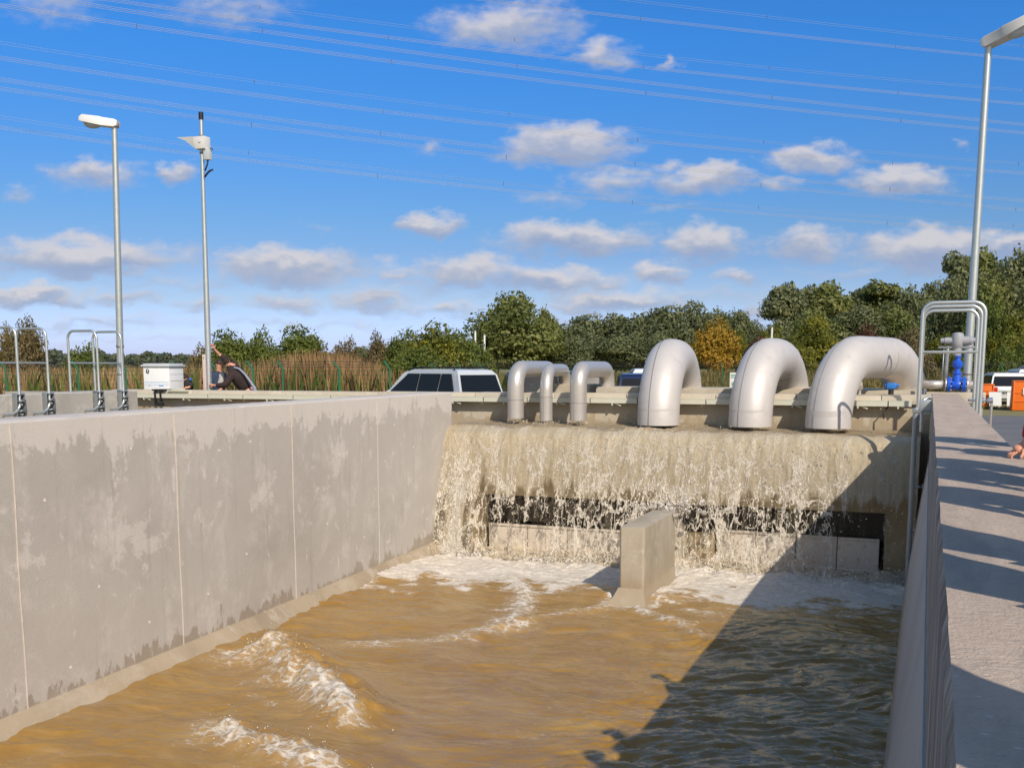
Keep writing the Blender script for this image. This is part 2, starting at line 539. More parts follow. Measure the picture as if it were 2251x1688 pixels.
M['steel_small'] = simple('small_pipe_steel', (.56, .53, .50), .38, .50, var=.10, vs=3, bump=.05, bs=25)
M['seam'] = simple('weld_seam', (.30, .28, .28), .5, .4)
M['black'] = simple('black_plastic', (.015, .015, .017), .5)
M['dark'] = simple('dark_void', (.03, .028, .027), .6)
M['white'] = simple('white_paint', (.78, .79, .80), .45, var=.05, dirt=(.68, .69, .70))
M['cab_grey'] = simple('cabinet_lid_grey', (.50, .54, .58), .55, var=.06)
M['blue'] = simple('blue_enamel', (.012, .10, .62), .3, var=.15, spec=.6)
M['lblue'] = simple('light_blue_enamel', (.03, .18, .55), .35)
M['lamp_white'] = simple('lamp_housing', (.66, .66, .65), .5, var=.05)
M['glass_lamp'] = simple('lamp_bowl', (.50, .55, .62), .15, var=.05)
M['tray'] = simple('cable_tray', (.60, .60, .50), .55, var=.07)
M['green'] = simple('fence_green', (.015, .13, .07), .5)
M['green_wire'] = simple('fence_wire_green', (.02, .10, .06), .5)
M['orange'] = simple('orange_paint', (.80, .17, .012), .5, var=.1, dirt=(.62, .12, .02))
M['panel'] = simple('gate_panel_steel', (.78, .74, .72), .5, .1, var=.12, vs=4, dirt=(.50, .42, .32))
M['skin'] = simple('skin', (.62, .30, .20), .5, var=.08, bump=0)
M['skin'].node_tree.nodes['Principled BSDF'].inputs['Subsurface Weight'].default_value = .08
M['hair'] = simple('dark_hair', (.035, .018, .012), .6, bump=.6, bs=80, bd=.01)
M['pullover'] = simple('dark_brown_pullover', (.030, .018, .018), .9, bump=.4, bs=120)
M['overall'] = simple('grey_overall', (.30, .33, .44), .85, bump=.3, bs=100)
M['navy'] = simple('navy_cloth', (.03, .05, .10), .85)
M['ltgrey'] = simple('light_grey_cloth', (.42, .40, .38), .85)
M['jacket_red'] = simple('red_jacket', (.42, .02, .015), .8)
M['jacket_blue'] = simple('blue_jacket', (.05, .10, .22), .8)
M['jacket_green'] = simple('olive_jacket', (.10, .11, .06), .85)
M['jacket_black'] = simple('black_jacket', (.02, .02, .022), .8)
M['jeans'] = simple('jeans', (.05, .08, .15), .85)
M['shoe'] = simple('dark_shoe', (.02, .018, .015), .6)
M['wire'] = simple('conductor_aluminium', (.50, .48, .48), .5, .3, bump=0)
M['wire_dark'] = simple('spacer_dark', (.04, .04, .045), .6, bump=0)
M['tyre'] = simple('tyre_rubber', (.02, .02, .02), .8)
M['rim'] = simple('alloy_rim', (.55, .56, .58), .3, .8)
M['carglass'] = simple('tinted_glass', (.010, .012, .016), .12, var=.05, bump=0, spec=.30)
M['taillight'] = simple('red_lens', (.55, .01, .008), .2, bump=0)
M['headlight'] = simple('clear_lens', (.6, .62, .65), .15, bump=0)
M['paint_silver'] = simple('silver_car_paint', (.62, .65, .68), .32, .2, var=.03, bump=0, coat=.5)
M['paint_dark'] = simple('dark_grey_car_paint', (.03, .035, .045), .3, .4, var=.03, bump=0, coat=.5)
M['paint_blue'] = simple('dark_blue_car_paint', (.015, .03, .09), .3, .4, var=.03, bump=0, coat=.5)
M['paint_white'] = simple('white_car_paint', (.74, .76, .76), .35, 0, var=.03, bump=0, coat=.4)
M['paper'] = simple('white_board', (.78, .80, .80), .6, bump=0)
M['ink_green'] = simple('green_print', (.03, .28, .10), .6, bump=0)
M['ink_blue'] = simple('blue_print', (.08, .35, .75), .6, bump=0)
M['ink_dark'] = simple('dark_print', (.03, .03, .06), .6, bump=0)
M['wood'] = simple('weathered_wood', (.33, .22, .12), .8, var=.2)
M['level'] = simple('pinkish_level_paint', (.62, .50, .47), .5)
M['barkm'] = simple('bark', (.11, .085, .06), .9, var=.3, vs=3, bump=.6, bs=14, bd=.03)


def leafmat(name, c0, c1, c2, sat_noise=.5):
    """leaf colour from the per-leaf value and a slow noise, slightly translucent"""
    k = NT(name)
    a = k.attr('v').outputs['Fac']
    n = k.noise(k.tc.outputs['Object'], .35, 3)
    f = k.math('ADD', k.math('MULTIPLY', a, .75), k.math('MULTIPLY_ADD', n.outputs['Fac'], sat_noise, -.5 * sat_noise + .12))
    c = k.ramp(f, [(.1, c0), (.5, c1), (.92, c2)])
    k.set(k.b.inputs['Base Color'], c)
    k.b.inputs['Roughness'].default_value = .55
    k.b.inputs['Specular IOR Level'].default_value = .35
    tr = k.node('ShaderNodeBsdfTranslucent', {'Color': c})
    mx_ = k.node('ShaderNodeMixShader', {0: .38, 1: k.b.outputs[0], 2: tr.outputs[0]})
    k.l.new(mx_.outputs[0], k.out.inputs[0])
    return k.m


LEAF = dict(
    dark=leafmat('leaves_dark_green', (.09, .115, .055), (.165, .19, .085), (.265, .27, .12)),
    mid=leafmat('leaves_mid_green', (.09, .12, .035), (.17, .20, .055), (.29, .28, .085)),
    bush=leafmat('leaves_bush_green', (.075, .105, .02), (.14, .18, .035), (.28, .27, .05)),
    yel=leafmat('leaves_autumn_yellow', (.18, .14, .02), (.42, .27, .03), (.58, .33, .05)),
    yg=leafmat('leaves_yellow_green', (.07, .10, .016), (.17, .18, .022), (.42, .34, .03)),
    red=leafmat('leaves_reddish', (.07, .035, .025), (.15, .06, .04), (.20, .11, .05)),
    brown=leafmat('leaves_brownish', (.11, .09, .045), (.20, .16, .07), (.30, .23, .11)),
    reed=leafmat('dry_reeds', (.26, .15, .065), (.46, .28, .13), (.64, .46, .25)),
    weed=leafmat('roadside_weeds', (.10, .10, .03), (.24, .18, .06), (.36, .26, .09)),
    far=leafmat('far_trees', (.06, .085, .06), (.10, .12, .07), (.15, .16, .085)),
)

# ------------------------------------------------------------------ ground: one sheet with the basins cut out
def ground():
    xs = [-3000, -600, -120, -60, -20.9, .58, 14, 60, 600, 3000]; ys = [-1500, -60, -8, 23.25, 40, 52, 90, 400, 3000]
    bm = bmesh.new(); vv_ = {}
    def h(x, y):
        return 0.0
    for i, x in enumerate(xs):
        for j, y in enumerate(ys): vv_[i, j] = bm.verts.new((x, y, h(x, y)))
    for i in range(len(xs) - 1):
        for j in range(len(ys) - 1):
            if -20.95 < (xs[i] + xs[i + 1]) / 2 < .6 and -8 < (ys[j] + ys[j + 1]) / 2 < 23.2: continue
            bm.faces.new([vv_[i, j], vv_[i + 1, j], vv_[i + 1, j + 1], vv_[i, j + 1]])
    me = bpy.data.meshes.new('ground'); bm.to_mesh(me); bm.free()
    k = NT('dry_meadow'); g = k.node('ShaderNodeNewGeometry').outputs['Position']
    n1 = k.noise(g, .06, 5); n2 = k.noise(g, 1.6, 6, .7)
    c = k.ramp(n1.outputs['Fac'], [(.35, (.20, .17, .07)), (.5, (.16, .16, .055)), (.65, (.10, .13, .04))])
    c = k.mix(k.math('MULTIPLY', n2.outputs['Fac'], .6), c, (.30, .22, .11))
    k.set(k.b.inputs['Base Color'], c); k.b.inputs['Roughness'].default_value = .95
    k.bump(n2.outputs['Fac'], .6, .1)
    tag(link_mesh('ground', me, k.m), kind='structure')
    # yard asphalt beside the right wall, 4 mm above
    bm = bmesh.new()
    for a, b, c_, d in (((.601, -8), (30, -8), (30, 39.5), (.601, 40.5)),):
        bm.faces.new([bm.verts.new((*p, .004)) for p in (a, b, c_, d)])
    me = bpy.data.meshes.new('yard'); bm.to_mesh(me); bm.free()
    k = NT('yard_asphalt'); g = k.node('ShaderNodeNewGeometry').outputs['Position']
    n1 = k.noise(g, .5, 6, .65); n2 = k.noise(g, 45, 4)
    c = k.ramp(n1.outputs['Fac'], [(.3, (.10, .10, .105)), (.7, (.17, .165, .165))])
    c = k.mix(k.math('MULTIPLY', k.smooth(n2.outputs['Fac'], .5, .7), .4), c, (.24, .23, .22))
    k.set(k.b.inputs['Base Color'], c); k.b.inputs['Roughness'].default_value = .8; k.bump(n2.outputs['Fac'], .5, .004)
    tag(link_mesh('yard', me, k.m), kind='structure')


ground()

# ------------------------------------------------------------------ walls
WL = lambda y: -9.14 - (y - 8.33) * 0.0552           # inner face of the left wall


def left_wall():
    t = empty('basin_wall', (-9.5, 12, -2.6), label='long pale grey concrete wall along the left of the brown water', cat='wall')
    org = (-9.5, 12, -2.6)
    mb = MB(org)
    y0, y1 = -1.0, 21.22; th = .82
    # subdivided so that the edge can be slightly uneven
    N = 260
    vs = []; 
    rng = random.Random(3)
    prof = lambda y: [(WL(y), -2.9), (WL(y), 1.135), (WL(y) - .02, 1.15), (WL(y) - th + .02, 1.15), (WL(y) - th, 1.135), (WL(y) - th, -2.9)]
    for i in range(N + 1):
        y = y0 + (y1 - y0) * i / N
        for x, z in prof(y): vs.append((x + (rng.uniform(-.007, .004) if z > 1.14 else 0), y, z - (rng.uniform(0, .006) if z > 1.14 else 0)))
    fs = []
    for i in range(N):
        for k_ in range(5): fs.append([i * 6 + k_, i * 6 + k_ + 1, (i + 1) * 6 + k_ + 1, (i + 1) * 6 + k_])
    fs.append(list(range(6))); fs.append([N * 6 + k_ for k_ in range(6)][::-1])
    mb._add(vs, fs)
    w = mb.build('wall_face', M['wall'], t); w.parent = t
    w.data.materials.append(M['wall_top'])
    for p in w.data.polygons:
        if p.normal.z > .8: p.material_index = 1
    # pale joint strips every three metres
    for y in (2.4, 5.45, 8.46, 11.29, 14.30, 17.43):
        j = MB(org); x = WL(y)
        pts = [(x + .004, y + .006 * math.sin(z * 3), z) for z in [-2.3 + .2 * i for i in range(17)] + [1.12]]
        j.tube(pts, .008, 5)
        j.build('joint_strip', simple('pale_joint', (.53, .475, .425), .85, var=.3, vs=14), t)
    # tie holes with pale plugs
    for i, (y, z) in enumerate([(8.9, .25), (9.7, -.9), (10.6, -1.55), (10.4, .72), (11.9, -1.45), (12.9, -1.05), (13.1, .62), (15.4, -.95), (15.9, .2), (16.8, -1.4), (18.2, .6), (19.1, .1), (9.15, -1.75), (12.3, .55), (7.2, -.4), (5.0, .3)]):
        j = MB(org); x = WL(y)
        j.lathe((x, y, z), [(.020, -.004), (.020, .003), (.012, .004), (.010, .001)], 12, 'X')
        j.build('tie_plug', simple('tie_plug_mortar', (.68, .62, .58), .8), t)
    # sloping haunch at the foot
    h = MB(org)
    vs = []; N = 50; rng = random.Random(5)
    for i in range(N + 1):
        y = y0 + (y1 - y0) * i / N
        vs += [(WL(y) - .02, y, -2.02), (WL(y) + .05, y, -2.04), (WL(y) + .33 + rng.uniform(-.01, .01), y, -2.32), (WL(y) + .4, y, -2.7), (WL(y) - .02, y, -2.7)]
    fs = []
    for i in range(N):
        for k_ in range(5): fs.append([i * 5 + k_, i * 5 + (k_ + 1) % 5, (i + 1) * 5 + (k_ + 1) % 5, (i + 1) * 5 + k_])
    fs.append(list(range(5))); fs.append([N * 5 + k_ for k_ in range(5)][::-1])
    h._add(vs, fs)
    h.build('haunch', concrete('haunch_concrete', (.40, .32, .22), (.52, .45, .36), (.27, .21, .14), patch=.5), t)


left_wall()


def boxwall(name, a, b, mat, label, bevel=.012, topmat=None):
    org = ((a[0] + b[0]) / 2, (a[1] + b[1]) / 2, a[2])
    o = MB(org).box(a, b, bevel).build(name, mat)
    o.location = org
    tag(o, label, 'wall')
    if topmat:
        o.data.materials.append(topmat)
        for p in o.data.polygons:
            if p.normal.z > .8: p.material_index = 1
    return o


def right_wall():
    pass
    org = (.3, 12, 0)
    t = empty('basin_wall', org, label='broad concrete wall on the right crossed by dark shadows', cat='wall')
    rng = random.Random(8)
    N = 700; y0, y1 = -3.0, 24.85
    # coping block with a rough broken inner edge
    vs = []; 
    for i in range(N + 1):
        y = y0 + (y1 - y0) * i / N
        e = .010 * (float(fbm(np.array([y * 2.5]), np.array([1.0]), 4, 77)[0]) - .5)
        vs += [(.062 + e, y, 0.02), (.060 + .4 * e, y, .5), (.058 + .5 * e, y, 1.1), (.068 + .8 * e, y, 1.15), (.59, y, 1.15), (.60, y, 1.14), (.60, y, -.2), (.3, y, -.2), (.3, y, .02)]
    n = 9; fs = []
    for i in range(N):
        for k_ in range(n): fs.append([i * n + k_, i * n + (k_ + 1) % n, (i + 1) * n + (k_ + 1) % n, (i + 1) * n + k_])
    fs.append(list(range(n))); fs.append([N * n + k_ for k_ in range(n)][::-1])
    mb = MB(org); mb._add(vs, fs)
    o = mb.build('coping', M['rwall'], t); 
    k = NT('right_coping_top'); g = k.node('ShaderNodeNewGeometry').outputs['Position']
    n1 = k.noise(k.scale(g, (5, .9, 1)), 1.6, 7, .65, .4); n2 = k.noise(g, 60, 4, .7); n3 = k.noise(k.scale(g, (3, 11, 1)), 2.2, 6, .7)
    c = k.ramp(n1.outputs['Fac'], [(.3, (.43, .335, .265)), (.7, (.55, .44, .35))])
    c = k.mix(k.math('MULTIPLY', k.smooth(n3.outputs['Fac'], .45, .75), .35), c, (.36, .31, .27))
    sp_ = k.node('ShaderNodeTexVoronoi', {'Vector': k.scale(g, (14, 40, 1)), 'Scale': 1.0}, feature='F1')
    c = k.mix(k.math('MULTIPLY', k.math('LESS_THAN', sp_.outputs['Distance'], .10), .6), c, (.78, .74, .70))
    st = k.noise(k.scale(g, (2.5, .8, 1)), 1.1, 8, .75, .5)
    c = k.mix(k.math('MULTIPLY', k.smooth(st.outputs['Fac'], .52, .62), .38), c, (.30, .25, .21))
    c = k.mix(k.math('MULTIPLY', k.smooth(n2.outputs['Fac'], .55, .72), .45), c, (.26, .22, .19))
    k.set(k.b.inputs['Base Color'], c); k.b.inputs['Roughness'].default_value = .85
    k.bump(k.math('ADD', n2.outputs['Fac'], n3.outputs['Fac']), .8, .010)
    o.data.materials.append(k.m)
    k2 = NT('rough_broken_edge'); g = k2.node('ShaderNodeNewGeometry').outputs['Position']
    n1 = k2.noise(k2.scale(g, (1, 1.3, .30)), 4.5, 8, .75, .8); n2 = k2.noise(g, 30, 6, .7)
    c = k2.ramp(n1.outputs['Fac'], [(.36, (.20, .18, .16)), (.50, (.42, .38, .34)), (.62, (.75, .66, .58))])
    k2.set(k2.b.inputs['Base Color'], c); k2.b.inputs['Roughness'].default_value = .9
    k2.bump(k2.math('ADD', n1.outputs['Fac'], n2.outputs['Fac']), .9, .04)
    o.data.materials.append(k2.m)
    for p in o.data.polygons:
        if p.normal.z > .75: p.material_index = 1
        elif p.normal.x < -.5: p.material_index = 2
    b = MB(org); b.prism([(.050, 0.0), (.299, 0.0), (.299, -2.9), (-.33, -2.9)], y1 - y0, .006, origin=(0, y0, 0))
    b.build('lower_wall', concrete('lower_wall_smooth', (.50, .46, .41), (.56, .52, .47), (.44, .40, .36), patch=.45, wet=(-1.9, -1.6), wetcol=(.30, .24, .18)), t)


right_wall()


def back_wall():
    org = (-10, 23, 0)
    t = empty('basin_wall', org, label='tan concrete back wall behind the pipes with pale stained coping', cat='wall')
    MB(org).box((-20.9, 22.93, -2.9), (.05, 23.3, .955), 0).build('wall_face', M['wall_tan'], t)
    c = MB(org)
    # the coping is cast in lengths
    xs = [-20.9, -18.2, -15.4, -12.6, -10.0, -8.0, -6.3, -4.3, -2.6, -.9, .05]
    for a, b in zip(xs[:-1], xs[1:]):
        mid = (a + b) / 2; z1 = 1.152 + .004 * mid
        c.box((a + .006, 22.85, .957), (b - .006, 23.42, max(1.09, z1)), .012)
    c.build('coping', concrete('back_coping', (.56, .50, .41), (.66, .61, .53), (.42, .37, .29), patch=.6), t)
    tr = empty('cable_tray', (-10, 22.8, .95), label='pale cable tray along the top of the back wall', cat='cable tray')
    o2 = (-10, 22.8, .95)
    x = -20.2; n = 0
    while x < -.35:
        L = 1.52 if n % 2 else 1.1
        x1 = min(x + L, -.3)
        z = .885 + (x + 20) * .0019
        b = MB(o2)
        b.box((x + .012, 22.70, z), (x1 - .012, 22.845, z + .014)); b.box((x + .012, 22.70, z + .014), (x1 - .012, 22.712, z + .105)); b.box((x + .012, 22.695, z + .105), (x1 - .012, 22.845, z + .115), .003)
        b.build('tray_length', M['tray'], tr)
        b = MB(o2); mx_ = (x + x1) / 2
        b.prism([(-.02, 0), (.16, -.06), (.16, -.035), (.02, .02)], .03, origin=(mx_, 22.73, z - .005)); b.box((mx_ - .05, 22.70, z - .05), (mx_ - .02, 22.84, z - .002))
        b.build('tray_bracket', M['tray'], tr)
        x = x1; n += 1
    j = MB(o2)


back_wall()

# wall of the neighbouring basin, with ladder hoops
boxwall('basin_wall', (-17.95, 4, -2.9), (-17.3, 19.75, 1.15), M['wall_old'], 'old grey concrete wall of the neighbouring basin under the ladder hoops', topmat=M['wall_top'])
boxwall('basin_wall', (-20.85, 19.2, -2.9), (-17.96, 19.75, 1.12), M['wall_old'], 'short return wall at the far left behind the ladder hoops')
boxwall('basin_wall', (-20.9, 19.76, -2.9), (-20.4, 22.8, 1.08), M['wall_old'], 'low side wall closing the far left corner')
# chambers behind the back wall where the pipes come up
for (xa, xb, ya, yb, z, lab) in ((-9.1, -7.55, 24.1, 25.2, 1.30, 'tan concrete block behind the first and second small pipes'), (-7.4, -6.35, 24.1, 25.2, 1.24, 'tan concrete block behind the third small pipe'),
                                (-5.7, -4.0, 24.2, 25.9, 1.22, 'concrete block at the foot of the left big pipe'), (-3.6, -1.95, 24.2, 25.9, 1.24, 'concrete block at the foot of the middle big pipe'),
                                (-1.75, -.25, 24.2, 27.0, 1.20, 'concrete block at the foot of the right big pipe')):
    o = boxwall('pipe_block', (xa, ya, 0), (xb, yb, z), M['wall_tan'], lab, .02); o['category'] = 'concrete block'


def weir():
    org = (-5, 21.5, -2.6)
    t = empty('weir', org, label='concrete weir wall behind the falling water with two shuttered openings', cat='weir')
    Y0, Y1 = 21.16, 21.5
    def zt(x): return 0
    b = MB(org)
    x0, x1 = -9.83, -.11
    b.box((x0, Y0, -1.07), (x1, Y1, .34), .0)
    b.box((x0, Y0, -2.9), (-9.02, Y1, -1.072)); b.box((-5.25, Y0, -2.9), (-3.93, Y1, -1.66)); b.box((-.66, Y0, -2.9), (x1, Y1, -1.072))
    b.box((-9.02, Y0, -2.9), (-5.252, Y1, -2.42)); b.box((-3.928, Y0, -2.9), (-.662, Y1, -2.40))
    b.build('weir_wall', M['weir'], t)
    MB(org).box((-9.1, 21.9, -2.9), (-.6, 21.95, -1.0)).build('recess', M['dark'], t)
    MB(org).box((-9.02, 21.3, -1.64), (-.66, 21.55, -1.072)).build('opening_shade', simple('opening_shade_black', (.028, .024, .024), .35), t)  # dark sheet painted in for the shade inside the openings
    for (a, bx, n, zt_, zb) in ((-8.93, -5.27, 4, -1.70, -2.36), (-3.88, -.74, 4, -1.56, -2.24)):
        w = (bx - a) / n
        for i in range(n):
            xa, xb_ = a + i * w, a + (i + 1) * w
            dz = .0 if a < -5 else -.02 * i / n
            p = MB(org); p.box((xa + .008, Y0 - .02, zb), (xb_ - .008, Y0 + .03, zt_ + dz), .006)
            p.box((xa + .008, Y0 - .045, zt_ + dz - .05), (xb_ - .008, Y0 - .022, zt_ + dz), .004)
            p.box((xa + .008, Y0 - .045, zb), (xb_ - .008, Y0 - .022, zb + .05), .004)
            p.build('gate_panel', M['panel'], t)


weir()


def pier():
    org = (-4.5, 18, -2.6)
    t = empty('pier', org, label='tan concrete pier standing in the foam below the weir', cat='pier')
    b = MB(org)
    # slab with chamfered front edges
    x0, x1, y0, y1 = -4.70, -4.27, 16.75, 19.05
    poly = [(x0 + .03, y0), (x1 - .03, y0), (x1, y0 + .03), (x1, y1), (x0, y1), (x0, y0 + .03)]
    b.prism([(p[0], p[1]) for p in poly], 1.93, .012, origin=(0, 0, -2.86), ax=(1, 0, 0), ay=(0, 1, 0), az=(0, 0, 1))
    b.build('pier_body', M['pier'], t)
    f = MB(org)
    def ring(g, z): return [(x0 - g * .9, y0 - g, z), (x1 + g * .45, y0 - g, z), (x1 + g * .15, y1, z), (x0 - g * .4, y1, z)]
    vs = ring(.34, -2.5) + ring(.24, -2.26) + ring(.08, -2.10) + ring(.008, -1.96)
    fs = [[i * 4 + k_, i * 4 + (k_ + 1) % 4, (i + 1) * 4 + (k_ + 1) % 4, (i + 1) * 4 + k_] for i in range(3) for k_ in range(4)] + [[3, 2, 1, 0], [12, 13, 14, 15]]
    f._add(vs, fs)
    f.build('pier_foot', M['pier'], t)


pier()

# ------------------------------------------------------------------ pipes over the back wall
def pipe_path(A, B, z0, ztop, Rb, zback=0.2):
    A = Vector((A[0], A[1], 0)); B = Vector((B[0], B[1], 0)); d = (B - A); L = d.length; d.normalize()
    Rb = min(Rb, L / 2 - .01, ztop - z0 - .02); z = Vector((0, 0, 1))
    pts = [A + z * z0]
    n = 14
    if ztop - Rb > z0 + .08: pts += [A + z * (z0 + (ztop - Rb - z0) * k / 4) for k in range(1, 4)]
    pts += arc(A + d * Rb + z * (ztop - Rb), Rb, math.pi, math.pi / 2, d, z, n)
    pts += [A + d * (Rb + (L - 2 * Rb) * k / 3) + z * ztop for k in (1, 2)] if L - 2 * Rb > .1 else []
    pts += arc(A + d * (L - Rb) + z * (ztop - Rb), Rb, math.pi / 2, 0, d, z, n)
    pts += [B + z * ((ztop - Rb) * .5 + zback * .5), B + z * zback]
    return pts, d


def big_pipe(A, B, z0, ztop, r, Rb, label, small=False, joint=None):
    org = (A[0], A[1], z0)
    t = empty('discharge_pipe', org, label=label, cat='pipe', group='steel pipes bending over the back wall')
    pts, d = pipe_path(A, B, z0, ztop, Rb)
    mat = M['steel_small'] if small else M['steel']
    b = MB(org); b.tube(pts, r, 40, cap=False); b.tube([pts[0] - Vector((0, 0, .001)), pts[0], pts[0] + Vector((0, 0, .35))], [r, r * .975, r * .975], 40, cap=False)
    o = b.build('pipe_body', mat, t)
    MB(org).cyl(Vector(pts[0]) + Vector((0, 0, .3)), Vector(pts[0]) + Vector((0, 0, .31)), r * .97, n=30).build('pipe_bore', M['dark'], t)
    s = MB(org); side = Vector((d.y, -d.x, 0))
    # longitudinal weld on the outside of the bend
    ctr = Vector(pts[len(pts) // 2]) * 1.0
    ln = []
    for i in range(len(pts) - 2):
        tt = (Vector(pts[i + 1]) - Vector(pts[max(i - 1, 0)])).normalized()
        nrm = tt.cross(side).normalized()
        if nrm.dot(Vector((-d.x, -d.y, 1))) < 0: nrm = -nrm
        n2 = (nrm * math.cos(R(16)) - side * math.sin(R(16)))
        ln.append(Vector(pts[i]) + n2 * (r + .001))
    s.tube(ln, .011 if not small else .005, 5)
    s.build('weld_seam', M['seam'], t)
    # girth welds
    js = joint if joint else []
    for ji in js:
        if isinstance(ji, float):
            c = Vector((A[0], A[1], ji)); tt = Vector((0, 0, 1))
        else:
            c = Vector(pts[ji]); tt = (Vector(pts[ji + 1]) - Vector(pts[ji - 1])).normalized()
        u = tt.orthogonal().normalized(); w = tt.cross(u)
        g = MB(org); g.tube([c + (u * math.cos(a * math.pi / 18) + w * math.sin(a * math.pi / 18)) * (r + .001) for a in range(36)], .006, 5, closed=True)
        g.build('girth_weld', M['seam'], t)
    return t


def XY(px, Y, py=850):
    p = P(px, py, Y=Y); return (p.x, p.y)


S_ = 1.01763
big_pipe((-8.63, 22.0), XY(1212, 24.6), .57, 1.665, .186, .40, 'leftmost of the three small silver pipes, the longest bend', True, [.98])
big_pipe((-7.90, 22.0), XY(1243, 24.6), .53, 1.64, .142, .46, 'thinnest silver pipe, between the two other small ones', True, [1.05])
big_pipe((-7.15, 22.0), XY(1334, 24.6), .55, 1.655, .186, .36, 'small silver pipe nearest the big pipes', True, [.93])
big_pipe((-5.35, 22.0), XY(1503, 24.9), .49, 1.89, .445, 1.3, 'leftmost of the three big grey pipes, bending straight back')
big_pipe((-3.41, 22.0), XY(1738, 24.9), .50, 1.89, .442, 1.3, 'middle one of the three big grey pipes', joint=[24])
big_pipe((-1.86, 22.0), XY(1997, 26.2), .50, 1.91, .450, 1.40, 'rightmost big grey pipe, crossed by the shadow of the ladder hoops', joint=[17, 27])

# ------------------------------------------------------------------ water
WZ = -2.2


def poly_dist(X, Y, pts):
    """distance to a polyline and position along it (0..1)"""
    best = np.full(X.shape, 1e9); pos = np.zeros(X.shape); tot = sum(math.dist(a, b) for a, b in zip(pts[:-1], pts[1:])); acc_ = 0
    sgn = np.zeros(X.shape)
    for a, b in zip(pts[:-1], pts[1:]):
        dx, dy = b[0] - a[0], b[1] - a[1]; L2 = dx * dx + dy * dy; L = math.sqrt(L2)
        t = np.clip(((X - a[0]) * dx + (Y - a[1]) * dy) / L2, 0, 1)
        d = np.hypot(X - a[0] - t * dx, Y - a[1] - t * dy)
        s = ((X - a[0]) * dy - (Y - a[1]) * dx) / L
        m = d < best
        best = np.where(m, d, best); pos = np.where(m, (acc_ + t * L) / tot, pos); sgn = np.where(m, s, sgn)
        acc_ += L
    return best, pos, sgn


LINE_L = [(-8.0, 18.9), (-7.3, 18.0), (-6.35, 16.6), (-5.76, 14.95), (-5.98, 14.1), (-6.5, 13.3), (-7.4, 12.7)]
WAKE_L = [(-4.75, 16.1), (-5.0, 15.5), (-5.45, 14.9), (-6.0, 14.1)]
WAKE_R = [(-4.2, 16.2), (-3.9, 15.9), (-3.3, 15.35), (-2.7, 14.7)]
BRK1 = [(-8.75, 11.75), (-8.15, 11.75), (-7.4, 11.1), (-6.75, 10.65), (-6.15, 10.1), (-5.8, 9.7), (-5.3, 9.45)]
BRK2 = [(-7.2, 9.15), (-6.7, 8.85), (-6.1, 8.65), (-5.4, 8.5), (-4.9, 8.5)]


def water_height(X, Y):
    wx = X + .5 * (fbm(X * .6, Y * .6, 3, 5) - .5) * 2; wy = Y + .5 * (fbm(X * .6, Y * .6, 3, 9) - .5) * 2
    z = .09 * (fbm(wx * .45, wy * .8, 3, 1) - .5) * 2
    # rolling ripples across the flow
    z = z + .060 * (np.abs(fbm(wx * 1.1 + wy * .45, wy * 2.4 - wx * .5, 3, 21) - .5) * -2 + .35)
    z = z + .014 * (np.abs(fbm(wx * 3.2 + wy * 1.2, wy * 6.5 - wx * 1.3, 3, 31) - .5) * -2 + .35)
    side = sstep(X, -4.6, -2.5) * sstep(Y, 17.5, 14.5)
    z = z * (1 - .25 * sstep(Y, 14.0, 11.0) * (1 - side)) + side * .075 * (np.abs(fbm(wx * 1.5 + wy * 1.1, wy * 6.2 - wx * 2.4, 4, 41) - .5) * -2 + .4)
    boil = sstep(Y, 17.2, 20.3)
    z = z + boil * (-.05 + .20 * (fbm(X * 1.7, Y * 1.7, 4, 51) - .5) + .10 * (fbm(X * 6, Y * 6, 3, 61) - .5))
    for pts, hgt, wd in ((BRK1, .27, .50), (BRK2, .15, .40)):
        d, s, g = poly_dist(X, Y, pts)
        env = sstep(s, -.02, .12) * (1 - sstep(s, .78, 1.0)) * (1 - sstep(d, wd * .6, wd * 2.2))
        rag = fbm(X * 3.1, Y * 3.1, 4, 71)
        # steep towards the camera, gentle behind
        prof_ = np.where(g > 0, np.exp(-(d / (wd * .55)) ** 2), np.exp(-(d / (wd * 1.25)) ** 2))
        z = z + hgt * env * prof_ * (.55 + .9 * rag) + env * prof_ * .12 * (fbm(X * 7, Y * 7, 4, 81) - .5)
    d, s, g = poly_dist(X, Y, LINE_L); z = z + .07 * np.exp(-(d / .25) ** 2) * (1 - s * .4) + .05 * np.exp(-(d / .2) ** 2) * (fbm(X * 8, Y * 8, 3, 83) - .5)
    for w_ in (WAKE_L, WAKE_R):
        d, s, g = poly_dist(X, Y, w_); z = z + .07 * np.exp(-(d / .14) ** 2) * (1 - s * .5) + .05 * np.exp(-(d / .12) ** 2) * (fbm(X * 9, Y * 9, 3, 85) - .5)
    # bow wave round the pier foot
    rr = np.hypot((X + 4.5) * .9, np.maximum(0, 16.5 - Y)); z = z - .06 * np.exp(-((rr - .1) / .5) ** 2) * (Y < 17)
    # shallow run-up on the left haunch
    dl = X - (-9.14 - (Y - 8.33) * .0552)
    z = z + .05 * np.exp(-(dl / .5) ** 2) * fbm(X * 1.2, Y * 1.5, 3, 91)
    return z


